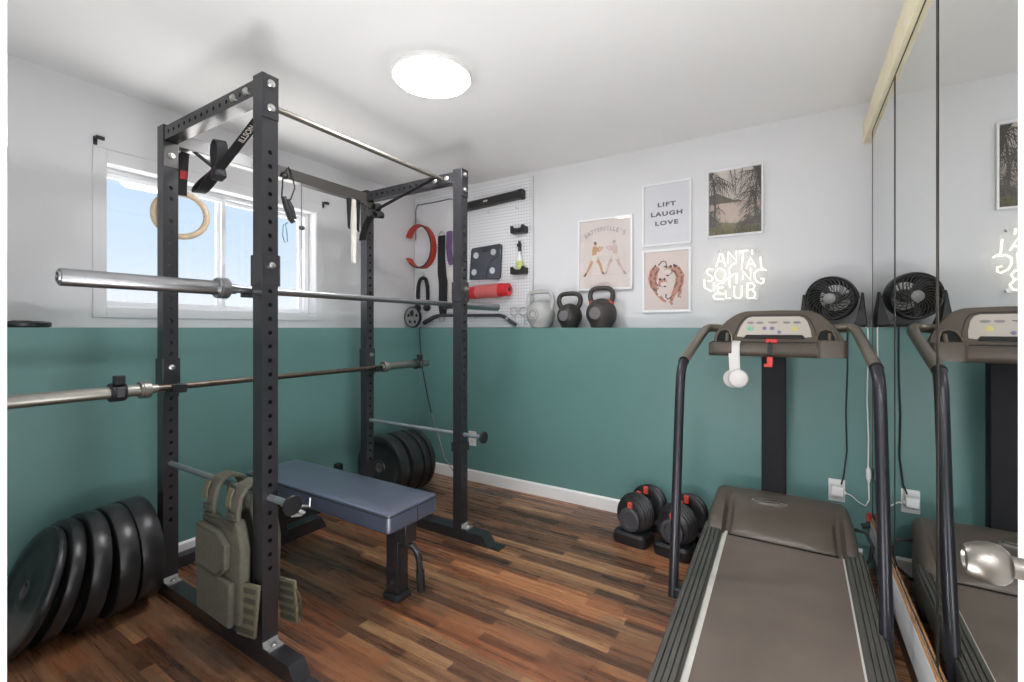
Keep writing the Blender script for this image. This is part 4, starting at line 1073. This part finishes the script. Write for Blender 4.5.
# ------------------------------------------------------------------ fan
fan = thing('desk_fan', 'round black fan on a stand at the right end of the ledge', 'fan', (.195, 3.0, ZL))
FM = Matrix.Translation((.183, 2.985, 1.379)) @ Matrix.Rotation(math.radians(-17), 4, 'Z') @ Matrix.Rotation(math.radians(4), 4, 'X')
R_ = .117
MB().lathe([(R_ - .012, -.046), (R_ - .004, -.052), (R_, -.044), (R_ + .002, -.02), (R_ - .004, .02), (R_ - .022, .05), (R_ - .040, .062), (R_ - .046, .056), (R_ - .030, .044), (R_ - .012, .016), (R_ - .008, -.03), (R_ - .012, -.046)], (0, 0, 0), (0, 1, 0), 48).xf(FM).build('shell', 'black_plastic', fan)
mb = MB()
for k in range(26):
    a0 = 2 * PI * k / 26; pts = []
    for j in range(7):
        f = j / 6; r = .027 + (R_ - .038) * f; a = a0 + .75 * f ** 1.3
        pts.append((r * math.cos(a), -.052 + .004 * f, r * math.sin(a)))
    mb.tube(pts, .0021, 6)
for r in (.075, .105):
    mb.tube([(r * math.cos(2 * PI * k / 40), -.049, r * math.sin(2 * PI * k / 40)) for k in range(40)], .0012, 5, closed=True)
mb.xf(FM).build('front_grille', 'grille_grey', fan)
mb = MB()
for k in range(16):
    a = 2 * PI * k / 16; mb.tube([(.03 * math.cos(a), .05, .03 * math.sin(a)), (.082 * math.cos(a + .3), .058, .082 * math.sin(a + .3))], .0018, 5)
mb.lathe([(0, .035), (.034, .035), (.034, .075), (0, .08)], (0, 0, 0), (0, 1, 0), 24)
mb.xf(FM).build('rear_grille', 'black_plastic', fan)
mb = MB()
for k in range(3):
    loops = []
    for j in range(6):
        r = .024 + .094 * j / 5; loops_a = []
        for m_, a in enumerate((-.30, -.05, .22)):
            aa = 2 * PI * k / 3 + a + .25 * j / 5
            loops_a.append((r * math.cos(aa), .018 - .028 * (m_ / 2), r * math.sin(aa)))
        loops.append(loops_a + [(x, y + .003, z) for x, y, z in reversed(loops_a)])
    mb.loft(loops)
mb.cyl((0, -.035, 0), (0, .034, 0), .026)
mb.xf(FM).build('fan_blades', 'dark_grey', fan)
MB().lathe([(0, -.060), (.022, -.059), (.028, -.055), (.027, -.048), (0, -.048)], (0, 0, 0), (0, 1, 0), 32).xf(FM).build('hub_badge', 'iron_grey', fan)
for sg in (1, -1):
    loops = []
    for z, xa, xb, yw in ((0, .092, .150, .050), (.04, .104, .146, .042), (.10, .116, .140, .028), (.15, .122, .136, .018), (.172, .124, .134, .010)):
        loops.append([(sg * xa, -yw, z), (sg * xb, -yw, z), (sg * xb, yw, z), (sg * xa, yw, z)])
    MB().loft(loops).xf(Matrix.Translation((.183, 2.985, ZL + .012)) @ Matrix.Rotation(math.radians(-6), 4, 'Z')).build('stand_arm', 'black_plastic', fan, bevel=.004)
MB().loft([rrect(.04, .331, 2.93, 3.04, .03, ZL + .001), rrect(.04, .331, 2.93, 3.04, .03, ZL + .010), rrect(.05, .32, 2.94, 3.03, .03, ZL + .016)]).build('stand_base', 'black_plastic', fan)
MB().tube([(.225, 2.99, ZL + .02), (.238, 2.93, ZL + .012), (.243, YB - .008, ZL - .004), (.243, YB - .008, 1.0), (.236, YB - .008, .79), (.24, YB - .01, .58), (.226, YB - .012, .45), (.215, YB - .03, .41)], .0038, 8).build('power_cord', 'black_matte', fan)

# ------------------------------------------------------------------ outlets, cords
def outlet(x, z, label):
    t = thing('wall_outlet', label, 'outlet', (x, YB, z), 'outlets on the back wall')
    MB().box(x - .036, x + .036, YB - .006, YB, z - .058, z + .058).build('cover_plate', 'white_plastic', t, bevel=.004)
    for dz in (.022, -.022):
        f = MB().loft([[(x + .017 * math.cos(a), YB - .0075, z + dz + .0145 * math.sin(a)) for a in [2 * PI * k / 20 for k in range(20)]], [(x + .017 * math.cos(a), YB - .0055, z + dz + .0145 * math.sin(a)) for a in [2 * PI * k / 20 for k in range(20)]]]).build('socket', 'white_plastic', t)
        MB().box(x - .0075, x - .005, YB - .0079, YB - .0074, z + dz - .004, z + dz + .006).box(x + .005, x + .0075, YB - .0079, YB - .0074, z + dz - .004, z + dz + .006).build('slots', 'hole', f)
outlet(.198, .37, 'white wall outlet behind the treadmill with plugs in it')
outlet(-2.172, .337, 'white wall outlet on the back wall behind the far right rack post')
tag(MB().box(.172, .224, YB - .062, YB - .0085, .352, .402).cyl((.224, YB - .05, .376), (.236, YB - .05, .374), .008).build('power_adapter', 'white_plastic', bevel=.006), 'white power adapter plugged into the outlet behind the treadmill', 'power adapter')
tag(MB().box(-2.7475, -2.70, 2.055, 2.10, .20, .262).build('wall_plug', 'black_plastic', bevel=.005), 'small black plug on the left wall behind the bench', 'power adapter')
t = thing('thin_cable', 'thin black cable sagging from the corner ledge down the back wall', 'cable', (-2.7, YB, .9))
MB().tube([(-2.738, YB + .016, ZL + .0045), (-2.736, YB + .002, ZL + .0045), (-2.735, YB - .008, ZL - .01), (-2.728, YB - .008, 1.07), (-2.70, YB - .008, .86), (-2.645, YB - .008, .64), (-2.60, YB - .008, .50)], .004, 8).build('black_length', 'black_matte', t)
MB().tube([(-2.60, YB - .008, .50), (-2.575, YB - .008, .44), (-2.53, YB - .008, .33), (-2.45, YB - .02, .15), (-2.3, YB - .03, .01)], .004, 8).build('pale_length', 'ink_grey', t)
t = thing('plug_end', 'small red and black plug dangling by the wall behind the right treadmill post', 'plug', (.33, YB - .03, .25))
MB().box(.318, .338, YB - .035, YB - .015, .245, .285).build('red_cap', 'red_leather', t, bevel=.004)
MB().tube([(.30, YB - .03, .215), (.328, YB - .025, .222), (.333, YB - .025, .246)], [.014, .014, .01], 12).build('plug_body', 'black_matte', t)
for y, z, lab in ((.833, 2.158, 'small black bracket at the upper left corner of the window'), (2.128, 2.135, 'small black bracket at the upper right corner of the window')):
    t = thing('shade_bracket', lab, 'bracket', (XLU, y, z), 'black brackets above the window')
    MB().box(XLU, XLU + .035, y - .006, y + .006, z + .006, z + .018).build('arm', 'black_plastic', t, bevel=.002)
    MB().box(XLU, XLU + .006, y - .008, y + .008, z - .022, z + .02).build('base', 'black_plastic', t, bevel=.002)
    MB().box(XLU + .025, XLU + .037, y - .006, y + .028, z + .0, z + .018).build('tip', 'black_plastic', t, bevel=.002)

# ------------------------------------------------------------------ treadmill
tm = thing('treadmill', 'bronze grey treadmill with tall side handles facing the back wall', 'treadmill', (-.055, 1.9, 0))
dz = lambda y: .15 + .077 * (y - 1.43)
YN, YF = 1.04, 2.46
def slab(x0, x1, y0, y1, lo, hi, name, mat, parent=tm, bevel=0):
    mb = MB(); mb.hexa([(x0, y0, dz(y0) + lo), (x1, y0, dz(y0) + lo), (x1, y1, dz(y1) + lo), (x0, y1, dz(y1) + lo), (x0, y0, dz(y0) + hi), (x1, y0, dz(y0) + hi), (x1, y1, dz(y1) + hi), (x0, y1, dz(y1) + hi)])
    return mb.build(name, mat, parent, bevel=bevel)
slab(-.268, .184, YN, YF + .05, -.045, 0, 'running_belt', 'belt')
slab(-.288, -.268, YN, YF, -.05, .002, 'belt_edge', 'strip'); slab(.184, .190, YN, YF, -.05, .002, 'belt_edge', 'strip')
for sx0, sx1 in ((-.373, -.288), (.190, .264)):
    n = 4; w = sx1 - sx0; prof = [(sx0, -.075), (sx0, .010)]
    for k in range(n):
        a = sx0 + .006 + (w - .012) * k / n; s_ = (w - .012) / n
        prof += [(a, .018), (a + s_ * .72, .0185), (a + s_ * .78, .011), (a + s_ * .94, .011)]
    prof += [(sx1 - .004, .018), (sx1, .012), (sx1, -.075)]
    MB().loft([[(x, y, dz(y) + z) for x, z in prof] for y in (YN, YF)]).build('side_rail', 'rail', tm, angle=30)
    MB().box(min(sx0, sx1) - .003, max(sx0, sx1) + .003, YN - .05, YN - .0, .015, .155).build('rear_cap', 'black_plastic', tm, bevel=.012)
MB().cyl((-.285, YN - .002, dz(YN) - .025), (.187, YN - .002, dz(YN) - .025), .022).build('rear_roller', 'black_matte', tm)
MB().box(-.33, -.30, YN + .05, 2.6, .03, .085).box(.19, .22, YN + .05, 2.6, .03, .085).box(-.30, .19, 1.95, 2.0, .03, .08).build('base_frame', 'black_steel', tm, bevel=.004)
MB().box(-.34, -.29, 1.12, 1.2, 0, .03).box(.18, .23, 1.12, 1.2, 0, .03).box(-.34, -.29, 2.5, 2.58, 0, .03).box(.18, .23, 2.5, 2.58, 0, .03).build('foot', 'black_matte', tm)
# motor hood
def hood_section(y, x0, x1, top, dip, bot=.05, rnd=.03):
    pts = [(x0 + .004, bot), (x0, top - rnd * 1.4), (x0 + rnd * .35, top - rnd * .4), (x0 + rnd, top)]
    gl, gr_ = -.272, .178
    pts += [(gl - .022, top), (gl - .006, top - dip), (gl + .010, top - dip), (gl + .026, top - dip * .1), (-.12, top + .004), (.03, top + .004)]
    pts += [(gr_ - .026, top - dip * .1), (gr_ - .010, top - dip), (gr_ + .006, top - dip), (gr_ + .022, top), (x1 - rnd, top), (x1 - rnd * .35, top - rnd * .4), (x1, top - rnd * 1.4), (x1 - .004, bot)]
    return [(x, y, z) for x, z in pts]
MB().loft([hood_section(2.405, -.366, .247, .238, .012), hood_section(2.425, -.366, .247, .258, .032), hood_section(2.48, -.365, .246, .290, .036), hood_section(2.55, -.362, .244, .322, .034), hood_section(2.60, -.358, .240, .342, .016), hood_section(2.66, -.354, .236, .360, .002), hood_section(2.70, -.350, .232, .366, 0), hood_section(2.735, -.344, .226, .358, 0), hood_section(2.775, -.335, .217, .325, 0), hood_section(2.80, -.325, .207, .26, 0), hood_section(2.815, -.315, .197, .14, 0)]).build('motor_hood', 'tm_bronze', tm, angle=50)
MB().box(-.262, .172, 2.400, 2.4115, dz(2.405) + .002, .232).build('belt_slot', 'hole', tm)
bo, bu, bv_ = V((-.098, 2.600, .3475)), V((1, .03, .01)).normalized(), V((0, .943, .333)); bn = bu.cross(bv_)
el = lambda ra, rb, h, n=36: [bo + bu * (ra * math.cos(2 * PI * k / n)) + bv_ * (rb * math.sin(2 * PI * k / n)) + bn * h for k in range(n)]
bd = MB().loft([el(.080, .019, -.004), el(.080, .019, .006), el(.074, .0155, .0075)]).build('badge', 'zinc', tm)
MB().loft([el(.071, .0135, .0065), el(.070, .013, .0085)]).build('badge_field', 'tm_bronze', bd)
MB().loft([[bo + bu * x + bv_ * y + bn * h for x, y in ((-.05, -.004), (.058, -.004), (.062, .0), (.058, .004), (-.05, .004), (-.056, 0))] for h in (.008, .0105)]).build('badge_bar', 'zinc', bd)
MB().tube([(.225, 2.52, .15), (.262, 2.55, .145), (.30, 2.60, .165), (.312, 2.62, .22), (.29, 2.63, .275), (.245, 2.64, .278), (.22, 2.66, .27)], .0075, 10).build('power_cord', 'black_matte', tm)
# mast, handles
MB().box(-.138, -.027, 2.715, 2.775, .10, 1.16).build('mast', 'mast', tm, bevel=.004)
MB().box(-.15, .01, 2.62, 2.775, 1.08, 1.14).build('mast_head', 'black_plastic', tm, bevel=.006)
def smooth(pts, it=2):
    P3 = [V(p) for p in pts]
    for _ in range(it):
        Q = [P3[0]]
        for i in range(len(P3) - 1): Q += [P3[i].lerp(P3[i + 1], .25), P3[i].lerp(P3[i + 1], .75)]
        Q.append(P3[-1]); P3 = Q
    return P3
for sg in (0, 1):
    fx = (lambda x: x) if sg == 0 else (lambda x: -.148 - x)
    low = smooth([(fx(-.412), 1.91, .128), (fx(-.414), 1.99, .56), (fx(-.412), 2.045, .975), (fx(-.411), 2.065, 1.035), (fx(-.408), 2.10, 1.072)])
    hp = MB().tube(low, .0195, 18).build('handle_post', 'tm_post', tm)
    hi = smooth([(fx(-.408), 2.10, 1.072), (fx(-.404), 2.30, 1.128), (fx(-.398), 2.53, 1.190), (fx(-.394), 2.60, 1.212), (fx(-.372), 2.645, 1.222), (fx(-.28), 2.66, 1.210)])
    MB().tube(hi, .0215, 18).build('hand_grip', 'tm_handle', tm)
    d = (hi[1] - hi[0]).normalized(); MB().tube([hi[0] - d * .003, hi[0] + d * .003], .0222, 18).build('grip_ring', 'hole', tm)
    MB().box(min(fx(-.405), fx(-.366)), max(fx(-.405), fx(-.366)), 1.895, 1.935, .135, .170).build('post_clamp', 'tm_post', tm, bevel=.006)
# console
K_ = .6
cy_ = lambda z: 2.42 + (z - 1.15) * K_
nv = V((0, -1, K_)).normalized()
outl = [(-.332, 1.13), (-.332, 1.152), (-.322, 1.194), (-.300, 1.225), (-.276, 1.254), (-.250, 1.275), (-.229, 1.288), (-.205, 1.297), (-.186, 1.300), (-.05, 1.302), (.050, 1.298), (.073, 1.295), (.095, 1.286), (.115, 1.273), (.135, 1.252), (.154, 1.228), (.172, 1.200), (.184, 1.179), (.192, 1.152), (.192, 1.13)]
cxm = -.07
fr_ = [V((x, cy_(z), z)) for x, z in outl]
bev = [V((cxm + (x - cxm) * 1.012, cy_(z) + .012, 1.13 + (z - 1.13) * 1.012)) for x, z in outl]
bk = [V((cxm + (x - cxm) * .93, 2.60, 1.125 + (z - 1.13) * .72)) for x, z in outl]
cons = MB().loft([fr_, bev, bk]).build('console_housing', 'tm_bronze', tm, angle=45)
def on_console(pts, h0, h1):
    return [[V((x, cy_(z), z)) + nv * h for x, z in pts] for h in (h0, h1)]
pan = [(-.228, 1.178), (-.214, 1.224), (-.198, 1.252), (-.184, 1.266), (-.166, 1.272), (.028, 1.271), (.046, 1.264), (.058, 1.248), (.070, 1.210), (.074, 1.178), (.05, 1.174), (.04, 1.186), (-.188, 1.186), (-.198, 1.174)]
MB().loft(on_console(pan, .0002, .0025)).build('control_panel', 'panel', tm)
MB().loft(on_console([(-.196, 1.168), (-.186, 1.1845), (.038, 1.1845), (.048, 1.168)], .0002, .004)).build('book_ledge', 'black_plastic', tm)
rim = [(-.245, 1.160), (-.236, 1.196), (-.216, 1.246), (-.196, 1.270), (-.170, 1.281), (.03, 1.280), (.056, 1.272), (.072, 1.25), (.088, 1.205), (.094, 1.160)]
MB().tube([V((x, cy_(z), z)) for x, z in rim], .0022, 6).build('panel_groove', 'black_matte', tm)
def button(u, z, w, h, mat):
    pts = [(u + w * math.cos(a), z + h * math.sin(a)) for a in [2 * PI * k / 18 for k in range(18)]]
    MB().loft(on_console(pts, .0026, .0036)).build('button', mat, tm)
for u in (-.172, -.132, -.078, -.022, .018): button(u, 1.243, .016, .0055, 'ink_grey')
button(-.172, 1.214, .0135, .011, 'ink_green'); button(-.112, 1.216, .009, .008, 'ink_purple'); button(-.081, 1.216, .010, .008, 'ink_purple'); button(-.052, 1.198, .0085, .007, 'ink_purple'); button(.010, 1.215, .012, .010, 'ink_yellow')
MB().loft(on_console([(-.100, 1.244), (-.056, 1.244), (-.056, 1.2465), (-.100, 1.2465)], .0026, .0036)).build('printed_line', 'ink_dark', tm)
# cup holders
for cx0, w in ((-.283, .036), (.128, .036)):
    arch = [(cx0 - w, 1.150), (cx0 - w * .92, 1.178), (cx0 - w * .6, 1.203), (cx0, 1.211), (cx0 + w * .6, 1.203), (cx0 + w * .92, 1.178), (cx0 + w, 1.150)]
    ch = MB().loft(on_console(arch, .0003, .0025)).build('cup_holder', 'hole', tm)
    MB().tube([V((x, cy_(z), z)) + nv * .004 for x, z in arch], .004, 8).build('holder_rim', 'tm_handle', ch)
    MB().cyl(V((cx0 + w * .35, cy_(1.152), 1.152)) + nv * .004, V((cx0 + w * .35, cy_(1.19), 1.19)) + nv * .004, .008).build('holder_wall', 'tm_handle', ch)
# cross bar in front of the console
MB().loft([[(x, 2.385 + .027 * math.cos(a) * (.9 if x in (-.345, .1) else 1), 1.118 + .032 * math.sin(a)) for a in [2 * PI * k / 20 for k in range(20)]] for x in (-.345, -.335, .095, .1)]).build('cross_bar', 'tm_bronze', tm)
MB().loft([rrect(.092, .196, 2.352, 2.43, .02, 1.09), rrect(.09, .198, 2.35, 2.43, .02, 1.10), rrect(.09, .198, 2.35, 2.43, .02, 1.158), rrect(.094, .194, 2.354, 2.43, .02, 1.164)]).build('bar_end_block', 'tm_bronze', tm)
MB().box(-.34, .19, 2.40, 2.47, 1.10, 1.155).build('console_tray', 'black_plastic', tm, bevel=.006)
MB().box(-.104, -.058, 2.375, 2.412, 1.150, 1.168).build('safety_key', 'safety_red', tm, bevel=.004)
MB().tube([(-.088, 2.376, 1.155), (-.087, 2.352, 1.142), (-.086, 2.350, 1.11), (-.087, 2.350, 1.085)], .003, 8).box(-.096, -.076, 2.346, 2.354, 1.10, 1.145).build('safety_cord', 'black_matte', tm)
MB().box(-.098, -.074, 2.342, 2.356, 1.052, 1.088).box(-.110, -.076, 2.340, 2.354, 1.042, 1.056).build('safety_clip', 'safety_red', tm, bevel=.003)

for o in kids(tm) + [g for c in kids(tm) for g in kids(c)]:
    if o.name.split('.')[0] in ('console_housing', 'control_panel', 'book_ledge', 'panel_groove', 'button', 'printed_line', 'cup_holder', 'holder_rim', 'holder_wall', 'cross_bar', 'bar_end_block', 'console_tray', 'safety_key', 'safety_cord', 'safety_clip'):
        for v_ in o.data.vertices:       # world = local + treadmill origin (-.055, 1.9, 0)
            v_.co.x = (v_.co.x - .055) * 1.05 + .055
            v_.co.y += .123
            v_.co.z = 1.218 + (v_.co.z - 1.218) * 1.05

# headphones over the cross bar
hp = thing('headphones', 'white headphones hung over the treadmill crossbar', 'headphones', (-.225, 2.385, .95))
arc = smooth([(-.222, 2.347, .985), (-.224, 2.345, 1.05), (-.226, 2.348, 1.12), (-.226, 2.36, 1.152), (-.226, 2.388, 1.157), (-.226, 2.42, 1.1565), (-.226, 2.436, 1.09), (-.228, 2.44, 1.05), (-.232, 2.437, .99)])
MB().ribbon(arc[:len(arc) * 5 // 9], (1, 0, 0), .036, .009).build('headband', 'headphone', hp, bevel=.002)
MB().ribbon([(-.250, 2.349, 1.10), (-.246, 2.345, 1.02), (-.242, 2.352, .975)], (1, 0, 0), .014, .006).build('headband_arm', 'headphone', hp)
for x, y, z, rz in ((-.212, 2.322, .980, 10), (-.240, 2.356, .974, -22)):
    m_ = Matrix.Translation((x, y, z)) @ Matrix.Rotation(math.radians(rz), 4, 'Z')
    MB().lathe([(0, -.019), (.030, -.019), (.041, -.013), (.045, -.004), (.045, .004), (.0, .004)], (0, 0, 0), (0, 1, 0), 28).xf(m_).build('ear_cup', 'headphone', hp)
    MB().lathe([(.012, .004), (.036, .004), (.04, .012), (.034, .02), (.014, .02), (.012, .004)], (0, 0, 0), (0, 1, 0), 28).xf(m_).build('ear_cushion', 'kb_white', hp)

hp.location.x -= .011; hp.location.y += .123; hp.location.z -= .006

# ------------------------------------------------------------------ adjustable dumbbells in their trays
def dumbbell(loc, rz, lab, lab2):
    t = thing('adjustable_dumbbell', lab, 'dumbbell', (0, 0, 0), 'adjustable dumbbells by the back wall')
    zc = .135
    hd = MB().cyl((0, -.062, zc), (0, .062, zc), .0165)
    hd.build('handle', 'kb_grey', t)
    for sg in (1, -1):
        y = .064
        for i in range(6):
            w = .0165; R0 = (.098, .101, .099, .095, .089, .081)[i]
            y0, y1 = y, y + w - .003; y += w + .0015
            prof = [(0, y0), (R0 - .006, y0), (R0, y0 + .004), (R0, y1 - .004), (R0 - .006, y1), (0, y1)]
            mb = MB().lathe(prof, (0, 0, zc), (0, sg, 0), 36)
            for v_ in mb.bm.verts:
                if v_.co.z < .062: v_.co.z = .062
            mb.build('weight_disc', 'rubber', t)
        y += .002
        MB().lathe([(0, y - .004), (.056, y - .004), (.058, y), (.058, y + .018), (.052, y + .022), (.038, y + .022), (.036, y + .017), (.02, y + .017), (0, y + .019)], (0, 0, zc - .012), (0, sg, 0), 32).build('dial', 'dark_grey', t)
        MB().box(-.012, .012, *sorted((sg * (y - .012), sg * (y + .010))), zc + .040, zc + .072).build('red_marker', 'orange', t, bevel=.003)
        MB().lathe([(.016, .050), (.036, .050), (.04, .054), (.04, .061), (.016, .062)], (0, 0, zc), (0, sg, 0), 24).build('inner_dial', 'black_plastic', t)
        MB().box(-.013, .013, *sorted((sg * .045, sg * .063)), zc + .06, zc + .100).build('red_marker', 'orange', t, bevel=.003)
    t.location = loc; t.rotation_euler = (0, 0, rz); t.scale = (1.06, .97, 1.12)
    tr = thing('dumbbell_tray', lab2, 'dumbbell tray', (0, 0, 0), 'dumbbell trays by the back wall')
    for sg in (1, -1):
        a, b = sorted((sg * .055, sg * .215))
        MB().loft([rrect(-.095, .095, a, b, .035, 0), rrect(-.10, .10, a, b, .038, .012), rrect(-.098, .098, a, b, .036, .045), rrect(-.085, .085, a + .01, b - .01, .03, .058), rrect(-.07, .07, a + .02, b - .02, .03, .060)]).build('cradle', 'black_plastic', tr)
    MB().box(-.055, .055, -.06, .06, .004, .03).build('bridge', 'black_plastic', tr, bevel=.006)
    tr.location = loc; tr.rotation_euler = (0, 0, rz); tr.scale = (1.02, .93, 1.12)
dumbbell((-.757, 2.700, 0), math.radians(-8), 'left black adjustable dumbbell with orange markers by the baseboard', 'black plastic tray under the left adjustable dumbbell')
dumbbell((-.520, 2.672, 0), math.radians(-8), 'right black adjustable dumbbell, partly behind the left treadmill post', 'black plastic tray under the right adjustable dumbbell beside the treadmill')

# ------------------------------------------------------------------ unseen uplights added to brighten the ceiling and walls
for p_, size_, watt, aim in (((-.50, .38, .28), .6, 8.0, (-.10, .32, 1)), ((-.62, .28, 1.28), .7, 3.6, (.02, .40, 1))):
    fl = bpy.data.lights.new('fill_uplight', 'AREA'); fl.shape = 'DISK'; fl.size = size_; fl.energy = watt; fl.color = (.97, .985, 1)
    fo = bpy.data.objects.new('fill_uplight', fl); C.objects.link(fo)
    fo.location = p_; fo.rotation_euler = V(aim).to_track_quat('-Z', 'Y').to_euler()

# ------------------------------------------------------------------ sky, camera, view
w = bpy.data.worlds.new('sky'); bpy.context.scene.world = w; w.use_nodes = True
nt = w.node_tree
for n in list(nt.nodes): nt.nodes.remove(n)
out = nt.nodes.new('ShaderNodeOutputWorld'); bg = nt.nodes.new('ShaderNodeBackground')
tc = nt.nodes.new('ShaderNodeTexCoord'); sp = nt.nodes.new('ShaderNodeSeparateXYZ'); rp = nt.nodes.new('ShaderNodeValToRGB')
nt.links.new(tc.outputs['Generated'], sp.inputs[0])
mr = nt.nodes.new('ShaderNodeMapRange'); mr.inputs['From Min'].default_value = -1; mr.inputs['From Max'].default_value = 1
nt.links.new(sp.outputs['Z'], mr.inputs[0]); nt.links.new(mr.outputs[0], rp.inputs[0])
SK = .4                                            # sky level; below the horizon: pale sunlit ground, boosted to light ceiling and soffit
def skyc(c): return tuple(v * SK for v in lin(c)[:3]) + (1,)
cr = rp.color_ramp
cr.elements[0].position = 0.0; cr.elements[0].color = (1.9, 1.85, 1.8, 1)
cr.elements[1].position = .72; cr.elements[1].color = skyc((172, 204, 245))
for p_, c_ in ((.495, (1.9, 1.85, 1.8, 1)), (.505, skyc((236, 240, 247))), (.57, skyc((205, 224, 247)))):
    e = cr.elements.new(p_); e.color = c_
nt.links.new(rp.outputs[0], bg.inputs[0]); bg.inputs[1].default_value = 1.0
nt.links.new(bg.outputs[0], out.inputs[0])

cam = bpy.data.cameras.new('camera'); co = bpy.data.objects.new('camera', cam); C.objects.link(co)
cam.sensor_fit = 'HORIZONTAL'; cam.sensor_width = 36.0; cam.lens = 453.5 * 36 / 1024
cam.shift_y = (328.15 - 341) / 1024
cam.clip_start = .02
co.location = (0, 0, H); co.rotation_euler = (PI / 2, 0, math.radians(31.72))
sc = bpy.context.scene; sc.camera = co
sc.view_settings.view_transform = 'Standard'; sc.view_settings.look = 'None'
sc.view_settings.gamma = 1.0; sc.view_settings.use_curve_mapping = False
sc.view_settings.exposure = 1.54
